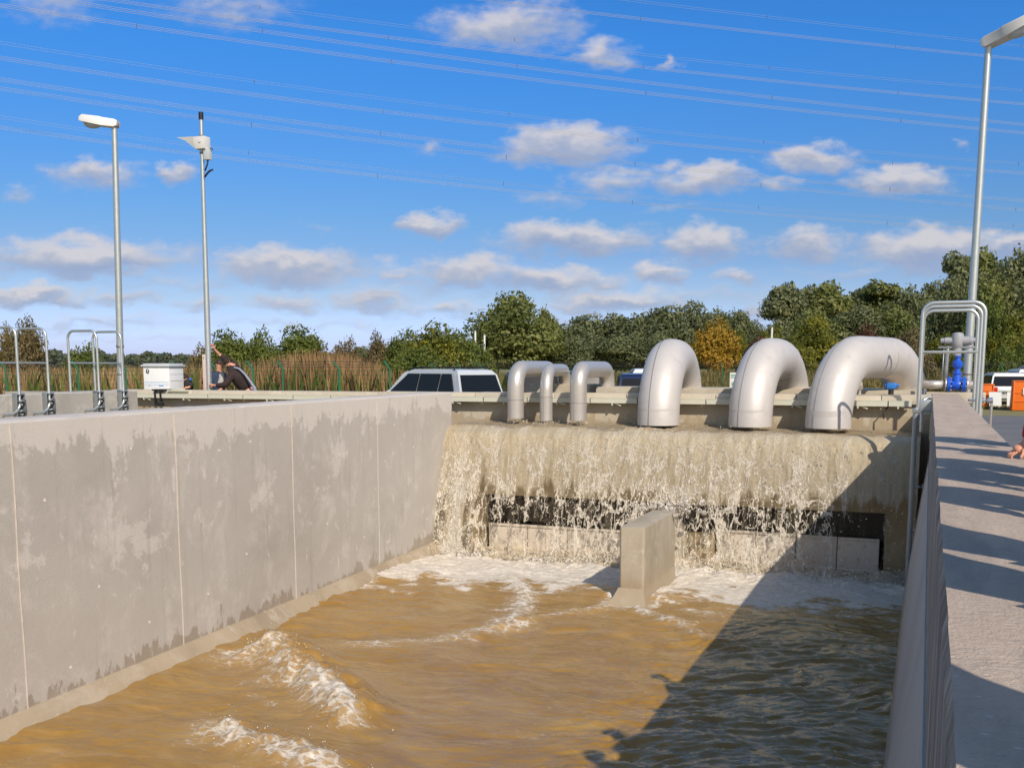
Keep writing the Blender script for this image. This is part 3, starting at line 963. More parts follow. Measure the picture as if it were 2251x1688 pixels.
def foam_field(X, Y):
    nz = fbm(X * 1.3, Y * 1.6, 5, 101); n2 = fbm(X * 3.2 + 3, Y * 4.2, 4, 111)
    f = 1.3 * sstep(Y + (nz - .5) * 2.8 + (n2 - .5) * 1.6 - .3 * sstep(X, -4, -1) + .6 * sstep(X, -6, -8), 16.9, 18.6)
    f = f - .75 * np.exp(-(((X + 6.7) / .8) ** 2 + ((Y - 16.9) / .7) ** 2))
    f = f + .42 * sstep(Y + (nz - .5) * 4.2, 15.8, 17.8)
    for pts, wd, a in ((LINE_L, .28, 1.0), (WAKE_L, .14, .62), (WAKE_R, .15, .8)):
        d, s, g = poly_dist(X, Y, pts)
        wob = .5 + 1.2 * n2
        f = np.maximum(f, a * (1 - .55 * s) * np.exp(-(d / (wd * wob)) ** 2) + .15 * (n2 - .5))
    for pts, wd, a in ((BRK1, .30, .80), (BRK2, .24, .68)):
        d, s, g = poly_dist(X, Y, pts)
        env = (1 - sstep(s, .85, 1.0))
        up = np.where(g > 0, 1.35, .55)
        f = np.maximum(f, a * env * np.exp(-(d / (wd * up)) ** 2) * (.1 + 1.5 * n2))
        f = np.maximum(f, .55 * env * np.exp(-(d / (wd * 2.6)) ** 2) * (g > 0) * (nz * 1.6 - .1))
    # foam hugging the pier
    dp = np.hypot(np.maximum(0, np.abs(X + 4.49) - .40), np.maximum(0, 16.55 - Y)); f = np.where(Y < 19.4, np.maximum(f, .8 * np.exp(-(dp / .16) ** 2) * (.2 + 1.3 * n2)), f)
    # scattered flecks
    f = f + .22 * sstep(fbm(X * 1.1 + 9, Y * 2.2, 5, 121), .60, .72)
    return f


def water():
    k = NT('muddy_water'); g = k.node('ShaderNodeNewGeometry').outputs['Position']
    fo = k.attr('foam').outputs['Fac']
    n0 = k.noise(k.scale(g, (1, 1.5, 1)), .9, 6, .6, .8)
    n1 = k.noise(k.scale(g, (1.0, 2.0, 1)), 5.0, 7, .68, 1.0)
    n2 = k.noise(k.scale(g, (1.0, 1.8, 1)), 20.0, 6, .7, .6)
    col = k.ramp(n0.outputs['Fac'], [(.3, (.26, .138, .024)), (.52, (.32, .178, .036)), (.72, (.355, .22, .060))])
    wv = k.node('ShaderNodeVectorMath', {0: k.noise(g, .55, 4, .5).outputs['Color'], 1: (1.3, 1.3, 0)}, operation='MULTIPLY').outputs[0]
    st = k.noise(k.scale(k.node('ShaderNodeVectorMath', {0: g, 1: wv}, operation='ADD').outputs[0], (.55, 3.4, 1)), 1.5, 7, .62, .4)
    col = k.mix(k.math('MULTIPLY', k.smooth(st.outputs['Fac'], .50, .68), .38), col, (.42, .275, .125))
    col = k.mix(k.math('MULTIPLY', k.smooth(st.outputs['Fac'], .48, .30), .45), col, (.20, .11, .035))
    v = k.node('ShaderNodeTexVoronoi', {'Vector': k.scale(k.mix(.12, g, n1.outputs['Color'], 'ADD'), (1, 1.7, 1)), 'Scale': 5.5, 'Randomness': 1.0}, feature='DISTANCE_TO_EDGE')
    web = k.math('SUBTRACT', 1.0, k.smooth(v.outputs['Distance'], .02, .22))
    fm = k.math('ADD', fo, k.math('MULTIPLY_ADD', n1.outputs['Fac'], .9, -.45))
    fm = k.math('ADD', fm, k.math('MULTIPLY_ADD', n2.outputs['Fac'], .7, -.35))
    fm = k.math('ADD', fm, k.math('MULTIPLY_ADD', web, .34, -.20))
    m = k.math('MULTIPLY', k.smooth(fm, .34, .98), k.math('MULTIPLY_ADD', k.smooth(n2.outputs['Fac'], .35, .6), .3, .7))
    col = k.mix(k.math('MULTIPLY', k.smooth(fo, .08, .7), .55), col, (.44, .31, .17))
    foamc = k.ramp(n1.outputs['Fac'], [(.35, (.60, .53, .43)), (.6, (.82, .77, .70))])
    c = k.mix(m, col, foamc)
    k.set(k.b.inputs['Base Color'], c)
    k.set(k.b.inputs['Roughness'], k.math('MULTIPLY_ADD', m, .6, .12))
    k.b.inputs['IOR'].default_value = 1.33
    k.set(k.b.inputs['Coat Weight'], k.math('MULTIPLY_ADD', m, -.3, .3)); k.b.inputs['Coat Roughness'].default_value = .06
    k.set(k.b.inputs['Specular IOR Level'], k.math('MULTIPLY_ADD', m, -.55, .72))
    rip = k.noise(k.mix(.25, k.scale(g, (1.6, 3.4, 1)), n0.outputs['Color'], 'ADD'), 3.2, 5, .6, .7)
    h = k.math('ADD', k.math('MULTIPLY', rip.outputs['Fac'], .55), k.math('MULTIPLY', n2.outputs['Fac'], k.math('MULTIPLY_ADD', m, .9, .13)))
    k.bump(h, .55, .045)
    M['water'] = k.m
    # main basin
    x0, x1, y0, y1 = -9.95, -.02, 4.0, 21.3
    nx, ny = 400, 620
    X, Y = np.meshgrid(np.linspace(x0, x1, nx), np.linspace(y0, y1, ny))
    Z = WZ + water_height(X, Y); Fm = foam_field(X, Y)
    V = np.stack([X, Y, Z], -1).reshape(-1, 3)
    i = np.arange(nx * ny).reshape(ny, nx)
    Fc = np.stack([i[:-1, :-1], i[:-1, 1:], i[1:, 1:], i[1:, :-1]], -1).reshape(-1, 4)
    o = mesh_np('water', V, Fc, M['water'], smooth=True, attrs={'foam': Fm.ravel()})
    tag(o, kind='structure')
    # upstream end, never seen closely, and the neighbour basin
    for nm, (a, b, c_, d, z) in (('water', (-9.4, -1, -.02, 4.0, -2.25)), ('water', (-17.3, 0, -10, 22.9, -1.9))):
        bm = bmesh.new(); bm.faces.new([bm.verts.new(p) for p in ((a, b, z), (c_, b, z), (c_, d, z), (a, d, z))])
        me = bpy.data.meshes.new(nm); bm.to_mesh(me); bm.free(); tag(link_mesh(nm, me, M['water']), kind='structure')


water()


def fall_profile(s):
    """s: metres along the flow, from the back wall over the crest and down; returns y, z, fall fraction"""
    flat = 1.68
    u = np.clip((s - flat) / 1.0, 0, None)
    f = np.clip(u / 2.75, 0, 1)
    y = np.where(s < flat, 22.86 - s, 21.18 - .20 * sstep(f, 0, .12) - .92 * f)
    z = np.where(s < flat, .44 + 0 * s, .44 - 2.78 * (f ** 1.25) * (1 - .25 * np.exp(-f * 9)))
    return y, z, f


def falling_water():
    # material
    def fmat(name, layer):
        k = NT(name); uv = k.node('ShaderNodeUVMap').outputs[0]
        fr = k.attr('fall').outputs['Fac']; den = k.attr('dens').outputs['Fac']
        wp = k.noise(k.scale(uv, (2.2, 1.2, 1), (layer * 7.3, 0, 0)), 1.6, 5, .62, .3)
        uvw = k.mix(.60, uv, k.node('ShaderNodeVectorMath', {0: wp.outputs['Color'], 1: (.5, .5, .5)}, operation='SUBTRACT').outputs[0], 'ADD')
        v1 = k.node('ShaderNodeTexVoronoi', {'Vector': k.scale(uvw, (1.0, .46, 1), (layer * 3.1, layer * 1.7, 0)), 'Scale': 3.6 + layer * 1.4}, feature='DISTANCE_TO_EDGE')
        v2 = k.node('ShaderNodeTexVoronoi', {'Vector': k.scale(uvw, (1.0, .34, 1), (layer * 5.1, 2.2, 0)), 'Scale': 7.5}, feature='DISTANCE_TO_EDGE')
        nz = k.noise(k.scale(uv, (2.6, .45, 1), (layer * 2.0, 3, 0)), 1.5, 5, .6, .3)
        fine = k.noise(k.scale(uv, (1, .5, 1)), 42, 5, .7, .5)
        wdt = k.math('MAXIMUM', k.math('ADD', k.math('MULTIPLY_ADD', nz.outputs['Fac'], .42, -.17), k.math('MULTIPLY', k.attr('lacey').outputs['Fac'], .05)), .012)
        s1 = k.math('SUBTRACT', 1.0, k.math('DIVIDE', v1.outputs['Distance'], wdt, clamp=True))
        s2 = k.math('SUBTRACT', 1.0, k.math('DIVIDE', v2.outputs['Distance'], k.math('MULTIPLY', wdt, .95), clamp=True))
        lac = k.attr('lacey').outputs['Fac']
        drip = k.noise(k.scale(uv, (9, .55, 1)), 1.6, 5, .65, .2)
        s3 = k.math('MULTIPLY', k.smooth(drip.outputs['Fac'], .63, .74), .8)
        lace = k.math('MAXIMUM', k.math('MAXIMUM', s1, s3), k.math('MULTIPLY', s2, .75))
        lace = k.math('MULTIPLY', lace, k.smooth(k.math('ADD', lac, k.math('MULTIPLY_ADD', nz.outputs['Fac'], 1.6, -.8)), .15, .6))
        lace = k.math('MULTIPLY', k.smooth(lace, .05, .62), k.math('MULTIPLY_ADD', k.smooth(fine.outputs['Fac'], .3, .6), .45, .55))
        # film: closed at the crest, torn further down, where dens is high it stays closed
        big = k.noise(k.scale(uv, (.8, .25, 1), (layer * 2.0, 3, 0)), 1.3, 3)
        filmv = k.math('ADD', k.math('ADD', k.math('MULTIPLY_ADD', nz.outputs['Fac'], 3.4, -1.7), k.math('MULTIPLY_ADD', big.outputs['Fac'], 1.5, -.75)), den)
        film = k.smooth(filmv, .30, .95)
        a = k.math('MAXIMUM', k.math('MULTIPLY', film, k.math('MULTIPLY_ADD', k.smooth(fr, .05, .5), -.34, .96)), k.math('MULTIPLY', lace, k.math('MULTIPLY', k.smooth(fr, -.05, .18), .82)), clamp=True)
        veil = k.noise(k.scale(uv, (5, .3, 1), (1.3, 0, 0)), 2.2, 6, .65, .15)
        a = k.math('ADD', a, k.math('MULTIPLY', k.math('MULTIPLY', k.smooth(veil.outputs['Fac'], .42, .75), k.smooth(fr, .3, .55)), k.math('MULTIPLY_ADD', lac, .26, .02)), clamp=True)
        if layer: a = k.math('MULTIPLY', k.math('MULTIPLY', lace, k.smooth(nz.outputs['Fac'], .50, .62)), k.smooth(fr, .25, .5))
        colf = k.ramp(nz.outputs['Fac'], [(.3, (.41, .335, .22)), (.52, (.50, .42, .29)), (.72, (.60, .52, .39))])
        crests = k.smooth(k.math('ADD', k.math('MULTIPLY', lace, .55), k.math('MULTIPLY', fine.outputs['Fac'], .75)), .50, .95)
        colf = k.mix(k.smooth(fr, -.02, .06), (.30, .225, .135), colf)
        c = k.mix(k.math('MULTIPLY', crests, k.math('MULTIPLY_ADD', k.smooth(fr, .05, .42), .55, .25)), colf, (.86, .80, .70))
        c = k.mix(k.math('MULTIPLY', k.smooth(den, .8, 1.5), k.smooth(fr, .42, .6)), c, (.74, .69, .60))
        k.set(k.b.inputs['Base Color'], c)
        k.b.inputs['Roughness'].default_value = .22; k.b.inputs['IOR'].default_value = 1.33
        h = k.math('ADD', k.math('MULTIPLY', lace, .8), k.math('MULTIPLY', fine.outputs['Fac'], .7))
        k.bump(h, .6, .035)
        tr = k.node('ShaderNodeBsdfTransparent', {'Color': (.93, .90, .84, 1)})
        mx_ = k.node('ShaderNodeMixShader', {0: a, 1: tr.outputs[0], 2: k.b.outputs[0]})
        k.l.new(mx_.outputs[0], k.out.inputs[0])
        return k.m

    for layer in (0,):
        nx, ns_ = 560, 210
        xs = np.linspace(-9.84, -.1, nx)
        ss = np.linspace(0 if layer == 0 else 1.9, 4.42, ns_)
        X, Sg = np.meshgrid(xs, ss)
        y, z, f = fall_profile(Sg)
        crestz = -.045 * (X + 9.8) / 9.7 + .02      # the pool stands a little higher at the left
        top = 1 - sstep(f, 0, .06)
        wave = .05 * (fbm(X * 1.4, Sg * 1.6, 4, 7) - .5) * 2 + .035 * (fbm(X * 5, Sg * 4, 3, 8) - .5) * 2
        amp = .5 + 1.1 * np.exp(-((X + 5.3) / 1.3) ** 2) + .5 * np.exp(-((X + 8.3) / .8) ** 2)
        z = z + crestz * top + wave * top * amp
        strand = (np.abs(fbm(X * 4.2 + layer * 9, Sg * .9, 4, 13 + layer) - .5) * 2)
        bulge = fbm(X * .8 + layer * 4, Sg * .5, 3, 15)
        y = y - (f > 0) * (sstep(f, 0, .5) * (.10 * bulge + .05 * (1 - strand)) + .03 * sstep(f, 0, .1) * (fbm(X * 12, Sg * 6, 3, 19) - .5)) - layer * .13 * sstep(f, .05, .5)
        # density of the sheet across the weir
        d = 2.1 * (1 - sstep(f, .33, .66)) - .22
        d = d + .42 * np.exp(-((X + 5.6) / 1.0) ** 2) * (1 - sstep(f, .30, .62)) 
        d = d + 1.5 * np.exp(-((X + 9.3) / .36) ** 2) * sstep(f, .40, .6)
        d = d + .8 * np.exp(-((X + 4.5) / .5) ** 2) * sstep(f, .42, .5) 
        d = d + .28 * (fbm(X * 1.1, Sg * .3, 3, 23) - .5) * 2 + .9 * sstep(f, .86, 1.0)
        d = d - .15 * sstep(X, -2.2, -1.0) * sstep(f, .2, .4)
        lacey = .40 + .50 * np.exp(-((X + 5.4) / 1.7) ** 2) + .45 * np.exp(-((X + 2.6) / .8) ** 2) - .14 * sstep(X, -2.0, -1.2) + .5 * np.exp(-((X + 9.3) / .4) ** 2) + .35 * (fbm(X * .9, Sg * .3, 3, 33) - .5)
        V = np.stack([X, y, z], -1).reshape(-1, 3)
        i = np.arange(nx * ns_).reshape(ns_, nx)
        Fc = np.stack([i[:-1, :-1], i[1:, :-1], i[1:, 1:], i[:-1, 1:]], -1).reshape(-1, 4)
        o = mesh_np('waterfall', V, Fc, fmat('falling_water_%d' % layer, layer), smooth=True, attrs={'fall': f.ravel(), 'dens': d.ravel(), 'lacey': lacey.ravel()})
        uvl = o.data.uv_layers.new(name='UVMap')
        li = np.zeros(len(o.data.loops), np.int32); o.data.loops.foreach_get('vertex_index', li)
        uvs = np.stack([X.ravel()[li], Sg.ravel()[li]], -1).astype(np.float32)
        uvl.data.foreach_set('uv', uvs.ravel())
        tag(o, kind='structure')


falling_water()


def spray():
    """thrown drops: one object of many small drops"""
    rng = np.random.default_rng(4)
    pos, rad = [], []
    def put(c, s, n, r0, r1, up=0.0):
        p = rng.normal(0, 1, (n, 3)) * np.array(s) + np.array(c)
        if up: p[:, 2] = c[2] + np.abs(rng.normal(0, 1, n)) * up
        pos.append(p); rad.append(rng.uniform(0, 1, n) ** 2.5 * (r1 - r0) + r0)
    n = 3200
    x = rng.uniform(-9.7, -.3, n); p = np.stack([x, rng.uniform(19.6, 20.5, n), -2.2 + np.abs(rng.normal(0, .17, n))], -1); pos.append(p); rad.append(rng.uniform(0, 1, n) ** 4 * .016 + .003)
    put((-4.5, 19.9, -.95), (.34, .4, .1), 520, .005, .022, .16)
    put((-9.3, 20.3, -1.2), (.22, .15, .5), 260, .005, .022)
    for pts, h in ((BRK1, .25), (BRK2, .12)):
        for a, b in zip(pts[:-1], pts[1:]):
            m = 22; t = rng.uniform(0, 1, m)[:, None]
            p = np.array(a) * (1 - t) + np.array(b) * t + rng.normal(0, .12, (m, 2))
            z = WZ + water_height(p[:, 0], p[:, 1]) + np.abs(rng.normal(0, h * .45, m))
            pos.append(np.c_[p, z]); rad.append(rng.uniform(0, 1, m) ** 3 * .008 + .003)
    for xc in (-8.63, -7.9, -7.15, -5.35, -3.41, -1.86):
        put((xc, 22.0, .47), (.25 if xc > -6 else .1, .18, .02), 90, .004, .014, .03)
    n = 2600   # drops over the curtain
    f = rng.uniform(.1, 1, n); yy, zz, ff = fall_profile(1.68 + f * 2.75)
    pos.append(np.stack([rng.uniform(-9.7, -.3, n), yy - .12 - np.abs(rng.normal(0, .09, n)), zz], -1)); rad.append(rng.uniform(0, 1, n) ** 4 * .013 + .003)
    pos = np.concatenate(pos); rad = np.concatenate(rad)
    base = np.array([(1, 0, 0), (-1, 0, 0), (0, 1, 0), (0, -1, 0), (0, 0, 1.2), (0, 0, -1.2)], float)
    tri = np.array([(0, 2, 4), (2, 1, 4), (1, 3, 4), (3, 0, 4), (2, 0, 5), (1, 2, 5), (3, 1, 5), (0, 3, 5)])
    V = (pos[:, None, :] + base[None] * rad[:, None, None]).reshape(-1, 3)
    Fc = (tri[None] + (np.arange(len(pos)) * 6)[:, None, None]).reshape(-1, 3)
    tag(mesh_np('spray', V, Fc, simple('water_drops', (.78, .72, .62), .6, bump=0, spec=.3), smooth=True), 'pale drops thrown up along the foot of the falling water', 'spray', kind='stuff')
    # tongues of foam thrown up along the foot of the fall
    V = []; Fs = []; off = 0
    rng2 = random.Random(6)
    t = bmesh.new(); bmesh.ops.create_icosphere(t, subdivisions=2, radius=1); bv = np.array([v.co for v in t.verts]); bf = np.array([[v.index for v in f_.verts] for f_ in t.faces]); t.free()
    def blob(c, r, sz):
        nonlocal off
        d = fbm(bv[:, 0] * 2.3 + c[0] * 7, bv[:, 1] * 2.3 + bv[:, 2] * 1.7 + c[1] * 5, 3, 3)
        V.append(np.array(c) + bv * (r * (.55 + d[:, None])) * np.array([1, .8, sz])); Fs.append(bf + off); off += len(bv)
    for i in range(330):
        x_ = rng2.uniform(-9.75, -.2)
        if -4.75 < x_ < -4.2: continue
        blob((x_, rng2.uniform(19.9, 20.75), -2.27 + rng2.uniform(-.05, .05)), rng2.uniform(.04, .12), rng2.uniform(.5, 1.1))
    for i in range(34): blob((-4.45 + rng2.gauss(0, .26), 19.6 + rng2.gauss(0, .35), -1.02 + abs(rng2.gauss(0, .09))), rng2.uniform(.03, .07), 1)
    for i in range(40): blob((-9.4 + rng2.gauss(0, .17), 20.5 + rng2.gauss(0, .06), -2.1 + abs(rng2.gauss(0, .35))), rng2.uniform(.05, .12), 1.4)
    k = NT('foam_white'); g = k.node('ShaderNodeNewGeometry').outputs['Position']
    n1 = k.noise(g, 24, 6, .7)
    k.set(k.b.inputs['Base Color'], k.ramp(n1.outputs['Fac'], [(.35, (.54, .47, .38)), (.6, (.76, .72, .66))])); k.b.inputs['Roughness'].default_value = .5
    k.b.inputs['Subsurface Weight'].default_value = .0
    k.bump(n1.outputs['Fac'], 1.0, .04)
    # clumps torn by noise so that no round outline is left
    n3 = k.noise(g, 17, 5, .7, .6)
    tr = k.node('ShaderNodeBsdfTransparent'); mx_ = k.node('ShaderNodeMixShader', {0: k.smooth(n3.outputs['Fac'], .42, .54), 1: tr.outputs[0], 2: k.b.outputs[0]})
    k.l.new(mx_.outputs[0], k.out.inputs[0])
    tag(mesh_np('foam', np.concatenate(V), np.concatenate(Fs), k.m, smooth=True), 'white foam boiling at the foot of the weir', 'foam', kind='stuff')


spray()

# ------------------------------------------------------------------ ladder hoops, ladders
def hoop(mb, xn, xf, y, zb_n, zb_f, ztop, r=.028, rc=.17, tail=None):
    """inverted U across a wall: near leg at xn, far leg at xf"""
    s = 1 if xf > xn else -1
    X, Z = Vector((1, 0, 0)), Vector((0, 0, 1))
    pts = []
    if tail: pts += tail
    pts += [Vector((xn, y, zb_n)), Vector((xn, y, (zb_n + ztop) / 2))]
    pts += arc((xn + s * rc, y, ztop - rc), rc, math.pi, math.pi / 2, X * s, Z, 7)
    pts += arc((xf - s * rc, y, ztop - rc), rc, math.pi / 2, 0, X * s, Z, 7)
    pts += [Vector((xf, y, (zb_f + ztop) / 2)), Vector((xf, y, zb_f))]
    mb.tube(pts, r, 12)


def hoops_left(y0, y1, label):
    org = (-17.6, y0, 1.15)
    t = empty('ladder_hoops', org, label=label, cat='handrail', group='ladder hoops over the side wall')
    for y in (y0, y1):
        tl = [Vector((-17.23, y - .42, .78)), Vector((-17.21, y - .36, .76)), Vector((-17.19, y - .22, .77)), Vector((-17.19, y - .10, .82)), Vector((-17.19, y - .02, .92))]
        b = MB(org); hoop(b, -17.2, -18.02, y, 1.0, .9, 2.51, tail=tl); b.build('hoop', M['galv'], t)
        b = MB(org); b.cyl((-17.2, y, 1.80), (-18.02, y, 1.80), .017); b.build('crossbar', M['galv'], t)
        b = MB(org); b.box((-17.297, y - .10, .62), (-17.17, y - .085, 1.19), .003); b.box((-17.297, y + .10, .62), (-17.17, y + .115, 1.19), .003)
        b.box((-17.30, y - .1, 1.152), (-17.16, y + .1, 1.165)); b.box((-17.298, y - .1, .7), (-17.285, y + .1, .86)); b.box((-17.298, y - .1, .94), (-17.285, y + .1, 1.06))
        b.build('bracket', M['galv_dark'], t, True)
        for z in (.80, 1.0):
            c = MB(org); c.tube([(-17.22, y - .06, z), (-17.12, y - .03, z + .03), (-17.12, y + .04, z + .03), (-17.22, y + .07, z)], .022, 8); c.cyl((-17.27, y - .02, z - .04), (-17.10, y - .02, z - .04), .013)
            c.build('clamp', M['galv_dark'], t, True)
    b = MB(org)
    for z in (-.9, -.6, -.3, 0, .3, .6): b.cyl((-17.12, y0, z), (-17.12, y1, z), .015)
    for y in (y0, y1): b.box((-17.15, y - .02, -1.8), (-17.10, y + .02, .7))
    b.build('ladder', M['galv'], t)


hoops_left(18.42, 19.18, 'pair of grey ladder hoops next to the lamp post on the left')
hoops_left(16.20, 16.98, 'pair of grey ladder hoops cut by the left edge of the photo')


def hoops_right():
    org = (.33, 20, 1.15)
    t = empty('ladder_hoops', org, label='three nested galvanised hoops straddling the right wall', cat='handrail')
    for y, zt in ((20.0, 2.83), (21.3, 2.83), (22.9, 2.83)):
        b = MB(org); hoop(b, -.165, .84, y, .93, .35, zt, r=.033, rc=.19); b.build('hoop', M['galv'], t)
        b = MB(org); b.box((-.15, y - .02, .93), (.06, y + .02, .97)); b.box((.595, y - .02, .90), (.83, y + .02, .94)); b.box((-.20, y - .03, .78), (-.13, y + .03, .95)); b.build('bracket', M['galv_dark'], t, True)
    for y in (21.3, 22.9):
        b = MB(org); b.cyl((-.15, y, 2.0), (.82, y, 2.0), .019); b.build('crossbar', M['galv'], t)
    # short inner guide rail pieces
    b = MB(org); b.tube([(-.10, 20.5, .55), (-.10, 20.5, 1.0), (-.08, 20.52, 1.12), (-.02, 20.6, 1.17), (.04, 20.66, 1.17)], .03); b.build('guide_rail', M['galv'], t)
    b = MB(org); b.box((-.14, 20.4, .90), (.055, 20.46, 1.13), .006); b.box((-.10, 21.0, .84), (.055, 21.05, 1.1), .006); b.build('bracket', M['galv'], t, True)
    # ladder going down into the basin
    l = empty('basin_ladder', (-.17, 19.9, -2.4), label='grey ladder pole going down the shaded right end of the weir', cat='ladder')
    o2 = (-.17, 19.9, -2.4)
    b = MB(o2); b.tube([(-.20, 19.93, .93), (-.20, 19.93, -.2), (-.20, 19.93, -2.6)], .045, 12); b.build('pole', simple('dull_galvanised', (.34, .37, .40), .5, .5), l)
    b = MB(o2); b.lathe((-.20, 19.93, .93), [(.05, -.02), (.06, 0), (.06, .05), (.02, .08)], 12); b.build('pole_cap', M['galv'], l)
    for z in (-1.85, -.4):
        b = MB(o2); b.tube([(-.20, 19.93, z), (.0, 19.93, z)], .018); b.box((-.03, 19.88, z - .05), (-.0, 19.98, z + .05)); b.build('wall_clamp', M['galv_dark'], l, True)


hoops_right()

# ------------------------------------------------------------------ lamp posts and instrument pole
def lamp_post(base, top, r, label, head_dir, k_=1.0):
    base, top = Vector(base), Vector(top)
    t = empty('lamp_post', base, label=label, cat='lamp post', group='galvanised lamp posts')
    b = MB(base); n = 8
    b.tube([base.lerp(top, i / n) for i in range(n + 1)], [r * (1.12 - .3 * i / n) for i in range(n + 1)], 20); b.build('post', M['galv'], t)
    b = MB(base)
    for z in (1.55, 2.2):
        c = base.lerp(top, z / top.z); b.lathe(c, [(r * 1.13, -.03), (r * 1.16, -.03), (r * 1.16, .03), (r * 1.13, .03)], 20)
    b.build('strap', M['seam'], t, True)
    d = Vector(head_dir).normalized(); sd = Vector((-d.y, d.x, 0)).normalized(); up = d.cross(sd) * (1 if d.cross(sd).z > 0 else -1)
    hb = MB(base); o = top
    # housing: tapered box lofted along d
    secs = [tuple(v_ * k_ for v_ in q_) for q_ in [(-.09, .10, -.02, .09), (-.02, .125, -.06, .115), (.28, .135, -.055, .13), (.30, .15, -.055, .14), (.72, .15, -.01, .15), (.80, .11, .01, .11)]]
    vs = []
    for x, hw, lo, hi in secs:
        for a, zz in ((-hw, lo), (-hw * 1.0, hi - .03), (-hw * .8, hi), (hw * .8, hi), (hw, hi - .03), (hw, lo)):
            vs.append(o + d * x + sd * a + up * zz)
    fs = [[i * 6 + k, i * 6 + (k + 1) % 6, (i + 1) * 6 + (k + 1) % 6, (i + 1) * 6 + k] for i in range(len(secs) - 1) for k in range(6)] + [list(range(6))[::-1], [(len(secs) - 1) * 6 + k for k in range(6)]]
    hb._add(vs, fs); head = hb.build('lamp_head', M['lamp_white'], t)
    g = MB(base); vs = []; N = 8
    for i in range(N + 1):
        a = math.pi * i / N
        for k in range(9):
            e = math.pi * k / 8
            x = (.52 - .21 * math.cos(a)) * k_
            vs.append(o + d * x + sd * (.115 * k_ * math.cos(e) * max(.15, math.sin(a))) - up * k_ * (.02 + .11 * math.sin(e) * math.sin(a)))
    fs = [[i * 9 + k, i * 9 + k + 1, (i + 1) * 9 + k + 1, (i + 1) * 9 + k] for i in range(N) for k in range(8)]
    g._add(vs, fs, True); g.build('lamp_bowl', M['glass_lamp'], head)
    c = MB(base); c.box(o - Vector((.07, .07, .06)), o + Vector((.07, .07, .0)), .01); c.cyl(o - d * .10 + up * .02, o - d * .085 + up * .02, .03); c.build('end_cap', M['seam'], head)
    return t


_a = P(263.5, 853, D=25); _t = P(251.5, 275, Y=_a.y)
lamp_post((_a.x, _a.y, 0), (_t.x, _t.y, _t.z), .078, 'lamp post on the left with its white head pointing left', (-.92, -.30, .10))
_a = P(2124, 850, D=25.2); _t = P(2171, 97, Y=_a.y)
lamp_post((_a.x, _a.y, 0), (_t.x + .02, _t.y, _t.z), .092, 'tall lamp post on the right rising behind the nested hoops', (.93, -.42, .25), 1.35)


def instrument_pole():
    base = P(460, 856, Y=23.75); top = P(442, 262, Y=23.75)
    b0 = Vector((base.x, base.y, 0)); s = (top - base) / (top.z - base.z); b0 = base - s * base.z
    t = empty('instrument_pole', b0, label='thin galvanised pole with black cap and pointed shade, held upright by a worker', cat='pole')
    mb = MB(b0); zs = [0, 1.2, 3, 5, 5.8]
    pt = lambda z: b0 + s * z
    zt = top.z
    mb.tube([pt(z) for z in zs] + [pt(zt)], [.085, .083, .078, .062, .056, .050], 18); mb.build('post', M['galv'], t)
    mb = MB(b0); mb.cyl(pt(zt - .02), pt(zt + .17), .062); mb.cyl(pt(zt + .05), pt(zt + .07), .066); mb.build('black_cap', M['black'], t)
    zc = P(447, 315, Y=23.75).z; c = pt(zc)
    mb = MB(b0); mb.box(c + Vector((-.12, -.16, -.17)), c + Vector((.20, .10, .15)), .015); mb.cyl(c + Vector((.06, -.165, .02)), c + Vector((.06, -.18, .02)), .035); mb.build('bracket_box', M['lamp_white'], t)
    mb = MB(b0)
    vs = [c + Vector(v) for v in ((-.78, -.05, .20), (-.13, -.17, .15), (-.13, .12, .15), (-.13, -.17, .02), (-.13, .12, .02), (-.10, -.15, -.16), (-.10, .10, -.16), (-.45, -.10, .08), (-.45, .05, .08))]
    mb._add(vs, [(0, 1, 2), (0, 7, 3, 1), (0, 2, 4, 8), (7, 5, 6, 8), (7, 3, 5), (8, 6, 4), (0, 8, 7), (1, 3, 4, 2), (3, 5, 6, 4)])
    mb.build('pointed_shade', M['lamp_white'], t)
    mb = MB(b0); mb.box(c + Vector((.10, -.10, -.45)), c + Vector((.28, .05, -.15)), .02); mb.build('junction_box', M['cab_grey'], t)
    mb = MB(b0); mb.tube([c + Vector(v) for v in ((.22, 0, -.15), (.30, -.02, -.16), (.36, -.02, -.20))], .014, 6)
    mb.tube([c + Vector(v) for v in ((.19, -.02, -.45), (.18, -.03, -.55), (.10, -.04, -.72))], .02, 6)
    mb.tube([c + Vector(v) for v in ((.09, -.05, -.88), (.17, -.05, -.80), (.27, -.05, -.73), (.36, -.05, -.71))], .026, 8); mb.build('cable', M['black'], t, True)
    mb = MB(b0)
    for z in (zc - .25, zc + .2): mb.lathe(pt(z), [(.058, -.02), (.068, -.02), (.068, .02), (.058, .02)], 14)
    mb.build('clamp', M['galv_dark'], t, True)


instrument_pole()

# spirit level beside the pole
_p0 = P(451, 856, Y=23.62); _p1 = P(449, 779, Y=23.62)
mb = MB(_p0); mb.box(_p0 + Vector((-.045, -.02, -.4)), _p0 + Vector((.045, .02, _p1.z - _p0.z)), .004)
_lv = empty('spirit_level', _p0, label='long pale spirit level held upright against the pole', cat='spirit level')
mb.build('level_body', M['level'], _lv)
mb = MB(_p0); mb.cyl(_p0 + Vector((0, -.025, .85)), _p0 + Vector((0, -.02, .85)), .018); mb.build('vial', M['green'], _lv)

